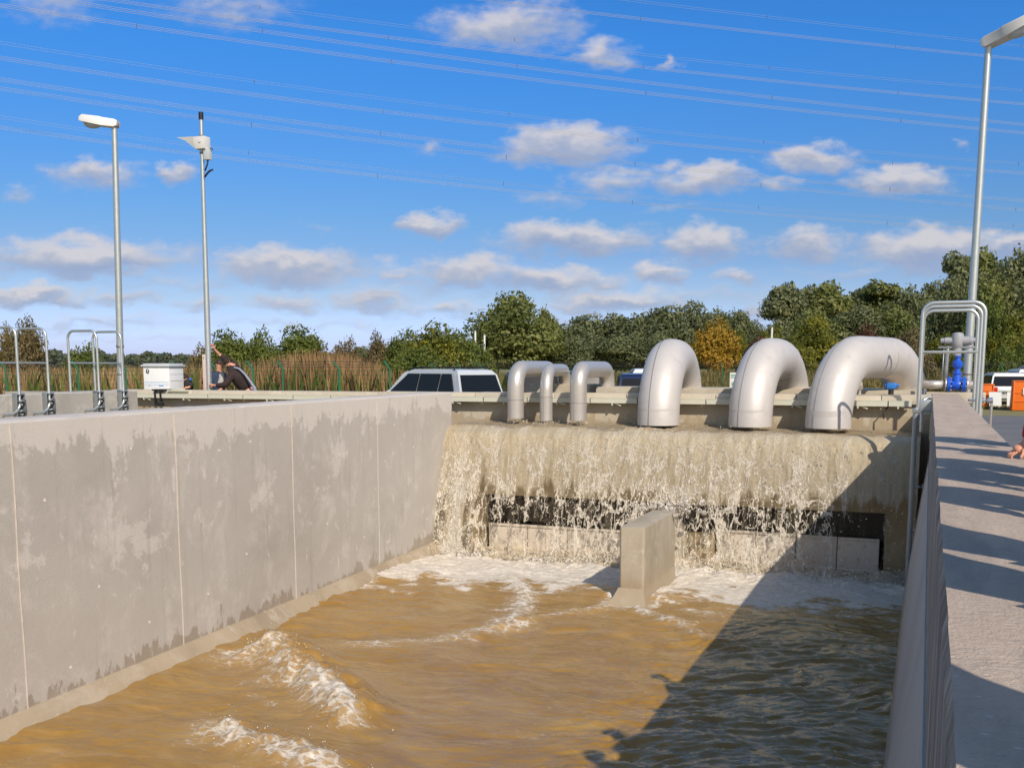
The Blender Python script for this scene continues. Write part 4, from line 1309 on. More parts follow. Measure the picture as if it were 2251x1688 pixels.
# white cabinet
def cabinet():
    c = P(361, 856, Y=24.2); w = .66; dp = .62
    z0 = c.z - .02; base = Vector((c.x, c.y, 0)); rz = R(13)
    t = empty('control_cabinet', base, rz, label='white outdoor cabinet with grey lid and round black emblem', cat='cabinet')
    mt = Matrix.Translation(base) @ Matrix.Rotation(rz, 4, 'Z')
    def B(name, mat, par=t): return name, mat, par
    def add(fn, name, mat, par=t):
        m = MB(); fn(m); return m.build(name, mat, par)
    h = P(372, 806, Y=24.2).z
    rot = 45
    # local frame is turned 45 degrees so that a corner faces the basin
    q = Matrix.Rotation(R(-8), 3, 'Z')
    def pr(m, x0, y0, x1, y1, z0_, z1_, bev=0.0):
        poly = [q @ Vector((x, y, 0)) for x, y in ((x0, y0), (x1, y0), (x1, y1), (x0, y1))]
        m.prism([(p.x, p.y) for p in poly], z1_ - z0_, bev, origin=(0, 0, z0_), ax=(1, 0, 0), ay=(0, 1, 0), az=(0, 0, 1))
    hw, hd = .42, .34
    body = add(lambda m: pr(m, -hw, -hd, hw, hd, .35, h, .01), 'body', M['white'])
    add(lambda m: pr(m, -hw * .8, -hd * .8, hw * .8, hd * .8, 0, .352), 'plinth', M['galv_dark'])
    add(lambda m: (pr(m, -hw - .05, -hd - .05, hw + .05, hd + .05, h, h + .055, .015), pr(m, -hw, -hd, hw, hd, h + .05, h + .09, .01)), 'lid', M['cab_grey'])
    # door lines and emblem on the left-hand face, grooves on the right-hand face
    X = q @ Vector((1, 0, 0)); Y = q @ Vector((0, 1, 0))
    def on_face(m, n, u, x, z0_, x1, z1_, d=.004):
        o = n * ((hd if abs(n.dot(Y)) > .5 else hw) + .001)
        m.prism([(x, z0_), (x1, z0_), (x1, z1_), (x, z1_)], d, origin=o, ax=u, ay=(0, 0, 1), az=n)
    # local faces: -Y looks left front, +X looks right front
    f = -Y; u = X
    e = MB(); o = f * (hd + .001)
    N = 20; pts = [(-.28 + .055 * math.cos(2 * math.pi * i / N), h - .13 + .065 * math.sin(2 * math.pi * i / N)) for i in range(N)]
    e.prism(pts, .006, origin=o, ax=u, ay=(0, 0, 1), az=f); em = e.build('emblem', M['black'], t)
    e = MB(); pts = [(-.275 + .022 * math.cos(2 * math.pi * i / N), h - .125 + .04 * math.sin(2 * math.pi * i / N)) for i in range(N)]
    e.prism(pts, .009, origin=o, ax=u, ay=(0, 0, 1), az=f); e.build('emblem_mark', M['cab_grey'], em)
    e = MB(); on_face(e, f, u, -.40, h - .44, .40, h - .43); on_face(e, f, u, -.40, h - .50, .40, h - .495); e.build('door_line', M['ink_blue'], t, True)
    e = MB()
    for i in range(5): on_face(e, f, u, -.27 + i * .017, h - .535, -.258 + i * .017, h - .52)
    for i in range(7): on_face(e, f, u, .07 + i * .022, h - .545, .087 + i * .022, h - .515)
    e.build('lettering', M['ink_blue'], t)
    e = MB(); n2 = X; u2 = Y
    for z in (h - .22, h - .40): on_face(e, n2, u2, -.30, z, .30, z + .008, .002)
    e.build('side_groove', M['seam'], t, True)
    # dark cable bracket on the coping in front
    b = P(350, 862, Y=22.8); bb = MB(b)
    bb.box(b + Vector((-.16, -.10, .04)), b + Vector((.22, .25, .08))); bb.box(b + Vector((-.06, -.14, -.32)), b + Vector((-.02, -.06, .08))); bb.box(b + Vector((.12, -.14, -.26)), b + Vector((.16, -.06, .08))); bb.box(b + Vector((-.06, -.13, -.36)), b + Vector((.20, -.06, -.28)))
    br = empty('pipe_bracket', b, label='small black bracket on the back wall under the white cabinet', cat='bracket'); bb.build('bracket_frame', M['black'], br)
    bb = MB(b); bb.box(b + Vector((.28, -.02, .03)), b + Vector((.95, .22, .06))); bb.box(b + Vector((.42, -.02, .06)), b + Vector((.72, .18, .10)), .01); bb.build('pale_bracket_plate', M['tray'], br)


cabinet()


# ------------------------------------------------------------------ valve set at the end of the right wall
def valves():
    y = 25.3; c = P(2102.6, 846, Y=y); org = (c.x, c.y, 0)
    t = empty('gate_valve', org, label='bright blue valve under a grey actuator at the end of the right wall', cat='valve')
    X = Vector((1, 0, 0)); Z = Vector((0, 0, 1))
    b = MB(org)
    b.lathe(c, [(.10, -.10), (.115, -.06), (.12, 0), (.115, .06), (.10, .10)], 20, 'X'); b.lathe(c + Z * .03, [(.11, -.02), (.095, .12), (.08, .20), (.10, .21), (.10, .24), (.06, .25), (.055, .34), (.09, .35), (.11, .40), (.11, .47), (.06, .50), (.05, .56), (.07, .57), (.07, .62), (.03, .63)], 20)
    b.build('valve_body', M['blue'], t)
    for s in (-1, 1):
        b = MB(org); b.lathe(c + X * .155 * s, [(.08, -.035), (.17, -.032), (.17, .0), (.17, .032), (.08, .035)], 24, 'X'); fl = b.build('flange', M['blue'], t)
        for i in range(8):
            a = i * math.pi / 4 + .2; p = c + X * .155 * s + Vector((0, math.cos(a), math.sin(a))) * .135
            q = MB(org); q.cyl(p - X * .06, p + X * .06, .014, n=8); q.build('bolt', M['galv'], fl)
    b = MB(org); b.lathe(c + X * .22, [(.10, -.02), (.15, -.02), (.15, .02), (.10, .02)], 20, 'X'); b.lathe(c - X * .22, [(.10, -.02), (.15, -.02), (.15, .02), (.10, .02)], 20, 'X')
    b.tube([c - X * .22, c - X * .75], .095, 20)
    b.tube([c + X * .22, c + X * .27] + arc(c + X * .30 - Z * .15, .15, math.pi / 2, 0, X, Z, 8) + [c + X * .45 - Z * 1.3], .09, 20)
    b.build('steel_pipe', M['steel_small'], t, True)
    b = MB(org); b.tube([c + Vector((-.23, 0, .05)), c + Vector((-.23, 0, .35)), c + Vector((-.22, 0, .75)), c + Vector((-.22, 0, .85))], .045, 14); b.tube([c + Vector((-.30, -.01, .0)), c + Vector((-.30, -.01, .80))], .016, 8)
    b.build('support_pipe', M['galv_dark'], t, True)
    b = MB(org); b.box(c + Vector((-.42, -.05, .80)), c + Vector((.44, .05, .84)), .005); b.build('support_plate', M['galv_dark'], t)
    # grey actuator
    a0 = P(2105, 755, Y=y); b = MB(org); g = simple('actuator_grey', (.33, .34, .37), .45)
    b.lathe(a0 - Z * .22, [(.08, -.05), (.09, 0), (.09, .12), (.11, .14), (.13, .24), (.13, .36), (.11, .44), (.05, .46)], 20)
    b.tube([a0 + Z * .06 - X * .05, a0 + Z * .06 - X * .26], .075, 16); b.lathe(a0 + Z * .06 - X * .26, [(.055, -.09), (.06, -.08), (.06, 0), (.03, .01)], 16, 'X')
    b.tube([a0 + Z * .05 + X * .05, a0 + Z * .06 + X * .24], .10, 16); b.lathe(a0 + Z * .06 + X * .24, [(.10, 0), (.10, .04), (.06, .07), (.06, .12), (.02, .13)], 16, 'X')
    ac = b.build('actuator', g, t)
    b = MB(org); b.tube([a0 + Vector((-.30, 0, 0)), a0 + Vector((-.31, 0, -.15)), a0 + Vector((-.30, 0, -.30)), a0 + Vector((-.26, 0, -.42))], .018, 8); b.tube([a0 + Vector((-.22, 0, 0)), a0 + Vector((-.20, 0, -.16)), a0 + Vector((-.24, 0, -.30))], .018, 8); b.build('cable', M['black'], ac, True)
    b = MB(org); b.box(c + Vector((-.62, -.12, -.40)), c + Vector((.60, .25, -.16)), .02); b.box(c + Vector((-.30, -.16, -1.3)), c + Vector((.55, .3, -.5)), .02); b.build('concrete_foot', M['wall_tan'], t, True)
    # small blue flow meter on the back wall, by the rightmost big pipe
    c2 = P(1959, 853, Y=23.15); org2 = tuple(c2)
    m = empty('flow_meter', c2, label='small light blue flow meter under the arch of the rightmost big pipe', cat='flow meter')
    b = MB(org2); b.box(c2 + Vector((-.09, -.07, -.02)), c2 + Vector((.09, .07, .11)), .03); b.cyl(c2 + Vector((-.12, 0, .05)), c2 + Vector((.15, 0, .05)), .035); b.build('meter_head', M['lblue'], m)
    b = MB(org2); b.cyl(c2 + Vector((0, 0, -.28)), c2 + Vector((0, 0, -.03)), .055); b.box(c2 + Vector((-.12, -.06, -.30)), c2 + Vector((.12, .06, -.24)), .01); b.tube([c2 + Vector(v) for v in ((.05, -.1, -.22), (.0, -.3, -.32), (-.12, -.42, -.5), (-.10, -.44, -.62))], .016, 8); b.build('meter_neck', M['black'], m)
    b = MB(org2); b.tube([c2 + Vector((-.75, .05, -.22)), c2 + Vector((-.15, .05, -.22))], .03, 12); b.lathe(c2 + Vector((-.22, .05, -.22)), [(.03, -.06), (.08, -.05), (.08, .05), (.03, .06)], 16, 'X'); b.lathe(c2 + Vector((-.62, .05, .04)), [(.03, -.06), (.09, -.05), (.09, .05), (.03, .06)], 16, 'X'); b.tube([c2 + Vector((-.62, .05, .04)), c2 + Vector((-.62, .05, -.2))], .03, 10); b.build('meter_pipe', M['steel_small'], m)
    # hose rack fittings outside the wall
    c3 = P(2166, 880, Y=21.5); h = empty('hose_fitting', c3, label='small chrome fitting beside the right hoop leg in front of the orange box', cat='fitting')
    b = MB(c3); b.lathe(c3 - X * .07, [(.03, -.05), (.05, -.04), (.05, .04), (.03, .05)], 14, 'X'); b.lathe(c3 + X * .08, [(.03, -.05), (.055, -.04), (.055, .04), (.03, .05)], 14, 'X'); b.cyl(c3 - X * .3, c3 + X * .1, .022); b.cyl(c3 - X * .07, c3 - X * .07 - Z * .12, .02); b.cyl(c3 + X * .11, c3 + X * .11 - Z * .85, .025)
    b.build('coupling', simple('chrome', (.7, .7, .72), .2, .9), h)


valves()


# ------------------------------------------------------------------ cars
def car(name, label, loc, rz, paint, L=4.6, Wd=1.8, H=1.68, kind='mpv', rails=True, hood=.9, tail=.12):
    t = empty(name, loc, rz, label, 'car', 'cars parked behind the basin')
    hw = Wd / 2
    zb = H * .56 if kind != 'van' else H * .52
    # body: sections along x (front at +x)
    secs = [(-L / 2, .55, .45), (-L / 2 + .10, .9, .28), (-L / 2 + .5, .97, .22), (-.6, 1, .2), (.6, 1, .2), (L / 2 - .8, .98, .22), (L / 2 - .2, .88, .28), (L / 2, .7, .42)]
    def ztop(x):
        if x > L / 2 - hood - .3:
            f_ = (x - (L / 2 - hood - .3)) / (hood + .3); return zb - .05 - .22 * f_ ** 2
        return zb
    b = MB(); vs = []; n = 8
    for x, wf, zl in secs:
        zt_ = ztop(x) - (.12 if x == -L / 2 else 0); w = hw * wf
        vs += [(x, -w * .9, zl), (x, -w, zl + .15), (x, -w, zt_ - .22), (x, -w * .95, zt_), (x, w * .95, zt_), (x, w, zt_ - .22), (x, w, zl + .15), (x, w * .9, zl)]
    fs = [[i * n + k, i * n + (k + 1) % n, (i + 1) * n + (k + 1) % n, (i + 1) * n + k] for i in range(len(secs) - 1) for k in range(n)] + [list(range(n))[::-1], [(len(secs) - 1) * n + k for k in range(n)]]
    b._add(vs, fs, True)
    # cabin
    xr0, xr1 = -L / 2 + tail, L / 2 - hood - .25      # beltline rear and front
    tr0, tr1 = xr0 + (.26 if kind == 'mpv' else .08), xr1 - (.95 if kind == 'mpv' else .55)
    def cab(x, z): pass
    wr = hw * .82
    C_ = []
    cols = [(xr0, zb - .02, hw * .93), (tr0 - .06, H - .16, hw * .84), (tr0 + .08, H - .03, wr * .9), (tr0 + .5, H, wr * .92), (tr1 - .3, H, wr * .92), (tr1, H - .03, wr * .9), (tr1 + .18, H - .11, hw * .83), (xr1, zb - .02, hw * .93)]
    vs = []
    for x, z, w in cols: vs += [(x, -w, z), (x, w, z)]
    base_l, base_r = (0, 14), (1, 15)
    fs = [[i * 2, i * 2 + 1, i * 2 + 3, i * 2 + 2] for i in range(7)]
    # sides: fan from bottom edge points
    bot = [(xr0 + (xr1 - xr0) * i / 5, zb - .02) for i in range(6)]
    o0 = len(vs)
    for i in range(1, 7): vs += [(cols[i][0], -hw * .93, zb - .02), (cols[i][0], hw * .93, zb - .02)]
    for s in (0, 1):
        fs.append([0 + s, 2 + s, o0 + s]); fs.append([14 + s, 12 + s, o0 + 10 + s])
        for i in range(1, 6): fs.append([i * 2 + s, i * 2 + 2 + s, o0 + i * 2 + s, o0 + i * 2 - 2 + s])
    b._add(vs, fs, False)
    body = b.build('body', paint, t)
    # side windows, following the inclined cabin side
    def side_pt(x, z, s, off=.03):
        f_ = (z - zb) / (H - zb); w = hw * .93 + (wr * .95 - hw * .93) * f_ + off
        return (x, s * w, z)
    z0, z1 = zb + .05, H - .13
    pil = [.0, .42, .74, 1.0] if kind == 'mpv' else [.0, .55, 1.0]
    for s in (-1, 1):
        A0, A1 = xr1 - .18, xr0 + .26     # beltline
        B0, B1 = tr1 - .02, tr0 + .22      # under the roof edge
        xx = [(A0, B0)] + [(A0 + (A1 - A0) * q_ - .02, A0 + (A1 - A0) * q_ - .10) for q_ in pil[1:-1]] + [(A1, B1)]
        for a, c in zip(pil[:-1], pil[1:]):
            g = MB(); e = .012
            ia = pil.index(a); e = .035
            xa0, xa1 = xx[ia][0] - e, xx[ia + 1][0] + e; xb0, xb1 = xx[ia][1] - e, xx[ia + 1][1] + e
            pts = [side_pt(xa0, z0, s), side_pt(xa1, z0, s), side_pt(xb1, z1, s), side_pt(xb0, z1, s)]
            inn = [side_pt(xa0, z0, s, -.01), side_pt(xa1, z0, s, -.01), side_pt(xb1, z1, s, -.01), side_pt(xb0, z1, s, -.01)]
            g._add(pts + inn, [(0, 1, 2, 3), (7, 6, 5, 4), (0, 4, 5, 1), (1, 5, 6, 2), (2, 6, 7, 3), (3, 7, 4, 0)])
            g.build('side_window', M['carglass'], t)
    # rear window and windscreen
    for (xa, za, wa, xb, zb_, wb, nm, sg) in ((xr0, zb + .03, hw * .84, tr0 - .06, H - .17, hw * .76, 'rear_window', -1), (xr1, zb + .02, hw * .84, tr1 + .18, H - .13, hw * .72, 'windscreen', 1)):
        f_ = .04; g = MB(); d = Vector((sg * .012, 0, .006))
        xm = xa + (xb - xa) * f_
        p = [Vector((xa, -wa, za)), Vector((xa, wa, za)), Vector((xb, wb, zb_)), Vector((xb, -wb, zb_))]
        g._add([q + d for q in p] + [q - d for q in p], [(0, 1, 2, 3), (7, 6, 5, 4), (0, 4, 5, 1), (1, 5, 6, 2), (2, 6, 7, 3), (3, 7, 4, 0)]); g.build(nm, M['carglass'], t)
    if rails:
        for s in (-1, 1):
            g = MB(); y = s * wr * .92; g.tube([(tr0 + .15, y, H - .02), (tr0 + .28, y, H + .045), (tr0 + .9, y, H + .055), (tr1 - .5, y, H + .05), (tr1 - .12, y, H + .02), (tr1, y, H - .04)], .018, 8); g.build('roof_rail', M['black'], t)
    for s in (-1, 1):
        g = MB(); g.box((-L / 2 - .005, s * hw * .62, zb - .25), (-L / 2 + .09, s * hw * .90, zb - .02), .02); g.build('taillight', M['taillight'], t)
        g = MB(); g.box((L / 2 - .12, s * hw * .45, zb - .42), (L / 2 - .02, s * hw * .78, zb - .28), .02); g.build('headlight', M['headlight'], t)
        g = MB(); g.ball((xr1 - .35, s * (hw + .10), zb + .02), .09, (.6, 1, .8)); g.build('mirror', paint, t)
        for x in (-L / 2 + .85, L / 2 - .85):
            g = MB(); g.lathe((x, s * (hw - .12), .32), [(.20, -.10), (.31, -.10), (.33, -.06), (.33, .06), (.31, .10), (.20, .10)], 24, 'Y'); w_ = g.build('wheel', M['tyre'], t)
            g = MB(); g.lathe((x, s * (hw - .03), .32), [(.21, -.03), (.21, .0), (.17, .01), (.05, .02)], 16, 'Y'); g.build('rim', M['rim'], w_)
    return t


_c = P(985, 850, D=31.0)
car('parked_car', 'silver estate car with black roof rails parked behind the back wall', (_c.x - .75, _c.y + .5, 0), math.atan2(.42, -.91), M['paint_silver'], L=4.75, H=1.64)
_c = P(1150, 850, D=37); car('parked_car', 'dark car seen between the silver car and the first small pipe', (_c.x, _c.y + .3, 0), math.atan2(.9, -.45), M['paint_dark'], L=4.5, H=1.50, rails=False)
_c = P(1262, 850, D=38); car('parked_car', 'black car showing between the small silver pipes', (_c.x, _c.y + .3, 0), math.atan2(.9, -.45), M['paint_dark'], L=4.5, H=1.56, rails=True)
_c = P(1388, 850, D=34); car('parked_car', 'dark blue car with red tail light left of the big pipes', (_c.x + .1, _c.y + .8, 0), math.atan2(.92, -.30), M['paint_blue'], L=4.4, H=1.50, rails=False)
_c = P(1412, 850, D=42); car('parked_car', 'white van roof showing behind the dark blue car', (_c.x, _c.y + 1, 0), math.atan2(.92, -.30), M['paint_white'], L=4.6, H=1.62, rails=False, kind='van')
# right side
_c = P(2200, 850, D=49); car('parked_car', 'white car rear with dark glass between the two orange boxes', (_c.x + .05, _c.y, 0), R(96), M['paint_white'], L=4.6, Wd=1.75, H=1.42, rails=False)
_c = P(2236, 850, D=56); car('parked_car', 'white car roof showing above the right orange box', (_c.x + .3, _c.y, 0), R(100), M['paint_white'], L=4.6, H=1.56, rails=False)
_c = P(2262, 850, D=63); car('parked_car', 'silver van roof, farthest at the right edge', (_c.x + .3, _c.y, 0), R(100), M['paint_silver'], L=4.8, H=1.72, rails=False, kind='van')


def orange_boxes():
    for (x0, x1, yb, hh, lab) in ((2146, 2181, 896, .98, 'slanted orange box behind the right hoop legs'), (2222, 2290, 903, 1.16, 'large orange container with a small sign at the right edge')):
        a = P(x0, yb, Z=0); b_ = P(x1, yb, Z=0)
        w = (b_ - a).length; t = empty('orange_container', a, 0, lab, 'container')
        m = MB(a)
        m.prism([(0, .02), (w, .02), (w - .04, hh), (.04, hh)], 1.0, .015, origin=a, ax=(1, 0, 0), ay=(0, 0, 1), az=(0, 1, 0)); m.build('box_body', M['orange'], t)
        for z in (.35, .68, hh - .04):
            m = MB(a); m.box(a + Vector((.015, -.022, z)), a + Vector((w - .015, -.001, z + .035)), .004); m.build('rib', M['orange'], t)
        for x in (.04, w - .08):
            m = MB(a); m.box(a + Vector((x, -.035, .03)), a + Vector((x + .05, -.001, hh - .02)), .004); m.build('corner_post', M['orange'], t)
        if x0 > 2200:
            s = MB(a); s.box(a + Vector((.38, -.05, .62)), a + Vector((.72, -.035, .88)), .004); sg = s.build('sign', M['paper'], t)
            s = MB(a)
            for i, h_ in enumerate((.15, .15, .10, .15)): s.box(a + Vector((.44 + i * .06, -.056, .68)), a + Vector((.475 + i * .06, -.051, .68 + h_)))
            s.build('sign_marks', M['ink_blue'], sg)
        m = MB(a)
        for x in (.15, w - .25): m.box(a + Vector((x, .1, 0)), a + Vector((x + .1, .9, .03)))
        m.build('skid', M['black'], t, True)
    for px, lab, ww in ((2189, 'white board leaning in front of the white car', .24), (2219, 'narrow white board beside the right orange container', .10)):
        a = P(px, 897, Z=0); t = empty('board', a, 0, lab, 'board')
        m = MB(a); m.prism([(-ww, 0), (ww * .9, 0), (ww * .75, .66), (-ww * 1.2, .66)], .03, origin=a, ax=(1, 0, 0), ay=(0, .1, 1), az=(0, 1, 0)); m.build('board_sheet', M['paper'], t)
    # white notice partly hidden by the middle big pipe
    a = P(1618, 856, D=32); zt = P(1618, 819, D=32).z; t = empty('notice_board', (a.x, a.y, 0), 0, 'white notice board with green print left of the middle big pipe', 'notice board')
    m = MB((a.x, a.y, 0)); m.box((a.x - .20, a.y, .7), (a.x + .45, a.y + .03, zt), .006); bo = m.build('board', M['paper'], t)
    for x in (-.12, .36): m = MB((a.x, a.y, 0)); m.cyl((a.x + x, a.y + .06, 0), (a.x + x, a.y + .06, zt), .025); m.build('post', M['galv'], t)
    m = MB((a.x, a.y, 0)); z = zt - .07
    for i in range(3):
        m.box((a.x - .17, a.y - .006, z), (a.x + .2 - .05 * i, a.y - .001, z + .018)); z -= .045
    m.build('print', M['ink_green'], bo)
    cu = bpy.data.curves.new('S', 'FONT'); cu.body = 'S'; cu.size = .26; cu.extrude = .002
    ob = bpy.data.objects.new('tmp', cu); COL.objects.link(ob)
    dg = bpy.context.evaluated_depsgraph_get(); me = bpy.data.meshes.new_from_object(ob.evaluated_get(dg)); bpy.data.objects.remove(ob)
    me.transform(Matrix.Translation((-.15, -.006, zt - .47)) @ Matrix.Rotation(R(90), 4, 'X'))
    link_mesh('letter', me, M['ink_green'], bo)


orange_boxes()


# ------------------------------------------------------------------ fence
def fence():
    posts = [(-160, 855), (13, 857), (172, 857), (277, 857), (390, 856), (475, 856), (556, 856), (622, 856), (745, 856), (857, 856)]
    Ds = [50] * len(posts)
    pts = [P(x, 830, D=48.5) for x, y in posts]
    more = [(955, 53), (1012, 57), (1060, 61), (1150, 64), (1240, 66), (1340, 67), (1440, 67), (1588, 67), (1720, 67), (1860, 66), (2000, 65), (2110, 64), (2203, 60), (2300, 60)]
    pts2 = [P(x, 830, D=d) for x, d in more]
    for pp, lab in ((pts, 'green mesh fence with angled post tops in front of the dry reeds'), (pts2, 'distant green wire fence running behind the parked cars')):
        near = pp is pts; r = .045 if near else .05
        t = empty('wire_fence', (pp[0].x, pp[0].y, 0), 0, lab, 'fence')
        o = (pp[0].x, pp[0].y, 0)
        d = (pp[-1] - pp[0]); d.z = 0; d.normalize()
        for p in pp:
            g = Vector((p.x, p.y, 0)); b = MB(o); H = 1.86 if near else 1.75
            if near: b.tube([g, g + Vector((0, 0, H - .32)), g + Vector((0, 0, H - .25)) - d * .02 , g + Vector((0, 0, H + .08)) - d * .26], r, 8)
            else: b.tube([g, g + Vector((0, 0, H - .2)), g + Vector((0, 0, H + .1)) - d * .2], r * (.8), 8)
            b.build('fence_post', M['green'], t)
        b = MB(o); k = 0
        allp = [Vector((p.x, p.y, 0)) for p in pp]
        for z in [.1 + .2 * i for i in range(8)]:
            b.tube([q + Vector((0, 0, z)) for q in allp], .007 if near else .008, 4)
        for a, c in zip(allp[:-1], allp[1:]):
            n = int((c - a).length / (.10 if near else .4))
            for i in range(n):
                q = a.lerp(c, i / n); b.tube([q + Vector((0, 0, .05)), q + Vector((0, 0, 1.52))], .0035, 3, cap=False)
        b.build('mesh_panel', M['green_wire'], t)
        for z, off in ((1.68, -.12), (1.80, -.2), (1.93, -.26)):
            b = MB(o); ln = []
            for a, c in zip(allp[:-1], allp[1:]):
                for i in range(4): ln.append(a.lerp(c, i / 4) + Vector((0, 0, z - .02 * math.sin(math.pi * i / 4))) + d * off)
            b.tube(ln, .011, 4); b.build('barbed_wire', M['wire_dark'], t)
    # two slim white marker posts in the field
    for px, y0, y1, D in ((1030, 718, 760, 95), (1050, 725, 765, 95), (1672, 710, 745, 110)):
        pass


fence()


# ------------------------------------------------------------------ overhead power lines
def power_lines():
    L = [((0, 9), (800, 123), (1500, 213), (2251, 290), 8, 2), ((170, 5), (800, 94), (1450, 186), (2251, 271), 8, 2), ((246, 0), (800, 68), (1450, 154), (2251, 226), 7, 2),
         ((560, 12), (1220, 96), (1960, 174), (2251, 197), 6, 1), ((1083, 0), (1307, 27), (2113, 116), (2251, 129), 7, 2), ((1450, 7), (1700, 38), (1848, 54), (2156, 90), 6, 1),
         ((0, 125), (700, 222), (1350, 302), (2251, 378), 8, 2), ((0, 92), (837, 213), (1450, 288), (2251, 359), 6, 1), ((0, 172), (800, 282), (1450, 366), (2251, 438), 8, 2), ((0, 192), (800, 302), (1450, 383), (2251, 459), 8, 2),
         ((0, 277), (800, 381), (1134, 417), (2251, 509), 7, 2), ((0, 255), (800, 365), (1450, 436), (2251, 495), 6, 1)]
    words = ['topmost', 'second', 'third', 'fourth, faint', 'short, entering at the top edge', 'faint, in the upper right corner', 'middle bright', 'thin, above the middle', 'upper of the close lower two', 'lower of the close lower two', 'lowest', 'faint, just above the lowest']
    for i, (a, b_, c, d, dy, n) in enumerate(L):
        xs = np.array([a[0], b_[0], c[0], d[0]], float); ys = np.array([a[1], b_[1], c[1], d[1]], float)
        co = np.polyfit(xs, ys, 2)
        x0 = -250.0 if a[0] == 0 else float(a[0] - 350); x1 = 2500.0
        def pt(x, off):
            w = (x + 250) / 2750; D = 1 / ((1 - w) / (74 + 2 * i) + w / (128 + 2 * i))
            return P(x, np.polyval(co, x) + off * (74 + 2 * i) / D, D=D)
        org = pt(1000, 0)
        t = empty('power_line', org, 0, 'power line conductors, %s bundle crossing the sky' % words[i], 'power line', 'power lines crossing the sky')
        for j in range(n + 1 if n == 2 else 2):
            off = dy * j * (.5 if n == 2 else 1)
            m = MB(org); m.tube([pt(x, off) for x in np.linspace(x0, x1, 18)], 0.0115 if n == 2 else .008, 5, cap=False); m.build('conductor', M['wire'], t)
        for x in [float((i * 277) % 560) + 300 + 560 * k for k in range(4)]:
            if x < x0 + 60 or x > 2260: continue
            m = MB(org); m.tube([pt(x, -2), pt(x, dy + 2)], .025, 5); m.build('spacer', M['wire_dark'], t)


power_lines()

# ------------------------------------------------------------------ vegetation
def crown_mesh(name, seed, h, w, n, leaf, blobs=14, shape='round', low=.12, cut=.0):
    """leaf clumps spread over many overlapping lobes; returns mesh with per-leaf value v"""
    rng = np.random.default_rng(seed)
    cs, rs, bv_ = [], [], []
    for i in range(blobs):
        while True:
            p = rng.uniform(-1, 1, 3)
            if np.linalg.norm(p) < 1: break
        if shape == 'tall': c = np.array([p[0] * w * .30, p[1] * w * .30, h * (low + (1 - low) * (.5 + .43 * p[2]))]); r = w * rng.uniform(.17, .27)
        elif shape == 'flat': c = np.array([p[0] * w * .44, p[1] * w * .4, h * (.25 + .33 * (p[2] + 1) * (1 - .6 * abs(p[0])))]); r = min(w, h) * rng.uniform(.2, .3)
        else:
            zc = low + (1 - low) * (.5 + .36 * p[2]); c = np.array([p[0] * w * .36, p[1] * w * .36, h * zc]); r = min(w, h) * rng.uniform(.15, .26)
        cs.append(c); rs.append(r); bv_.append(rng.uniform(-.18, .18))
    cs = np.array(cs); rs = np.array(rs); bv_ = np.array(bv_)
    pk = rng.choice(blobs, n, p=rs ** 2 / (rs ** 2).sum())
    d = rng.normal(0, 1, (n, 3)); d /= np.linalg.norm(d, axis=1)[:, None]
    d[:, 2] = np.where(d[:, 2] < -.3, d[:, 2] * .5, d[:, 2])
    rad = rs[pk] * (rng.uniform(0, 1, n) ** .28) * rng.uniform(.86, 1.14, n)
    # lumps: clusters of leaves in twigs
    tw = .8 + .45 * vnoise(d[:, 0] * 3 + pk * 3.1, d[:, 2] * 3 + d[:, 1] * 2.3, seed)
    pos = cs[pk] + d * (rad * tw)[:, None]
    pos[:, 2] = np.maximum(pos[:, 2], h * .01)
    nrm = d + rng.normal(0, .55, (n, 3)); nrm /= np.linalg.norm(nrm, axis=1)[:, None]
    a = np.cross(nrm, rng.normal(0, 1, (n, 3))); a /= np.linalg.norm(a, axis=1)[:, None]; b = np.cross(nrm, a)
    s = (leaf * rng.uniform(.55, 1.25, n))[:, None]
    V = np.stack([pos - a * s, pos - b * s * .55 + nrm * s * .15, pos + a * s, pos + b * s * .55 + nrm * s * .15], 1).reshape(-1, 3)
    F_ = np.arange(n * 4).reshape(n, 4)
    v = np.clip(.5 + bv_[pk] + rng.normal(0, .16, n), 0, 1)
    me = bpy.data.meshes.new(name)
    me.vertices.add(n * 4); me.vertices.foreach_set('co', V.astype(np.float32).ravel())
    me.loops.add(n * 4); me.loops.foreach_set('vertex_index', F_.astype(np.int32).ravel())
    me.polygons.add(n); me.polygons.foreach_set('loop_start', np.arange(0, n * 4, 4, dtype=np.int32)); me.polygons.foreach_set('loop_total', np.full(n, 4, np.int32))
    at = me.attributes.new('v', 'FLOAT', 'FACE'); at.data.foreach_set('value', v.astype(np.float32))
    me.update(calc_edges=True)
    return me, cs


PROTO = {}


def proto(key, **kw):
    if key not in PROTO:
        me, cs = crown_mesh('crown_' + key, **kw)
        rng = random.Random(kw['seed']); mb = MB(); h, w = kw['h'], kw['w']
        tr = max(.04, h * .018)
        if h > 3.5:
            mb.tube([(0, 0, -.1), (.02 * h, 0, h * .25), (0, .02 * h, h * .5), (0, 0, h * .78)], [tr, tr * .8, tr * .5, tr * .15], 8)
            for c in list(cs)[:9]: mb.tube([(0, 0, h * rng.uniform(.15, .4)), tuple(c * .6 + np.array([0, 0, h * .1])), tuple(c)], [tr * .45, tr * .3, tr * .1], 5)
        else:
            for c in list(cs)[:12]: mb.tube([(rng.uniform(-.1, .1), rng.uniform(-.1, .1), 0), tuple(c * .6), tuple(c * 1.05)], [tr * .5, tr * .35, tr * .1], 5)
        bmesh.ops.recalc_face_normals(mb.bm, faces=mb.bm.faces)
        tm = bpy.data.meshes.new('trunk_' + key); mb.bm.to_mesh(tm); mb.bm.free(); tm.materials.append(M['barkm'])
        PROTO[key] = (me, tm, h, w)
    return PROTO[key]


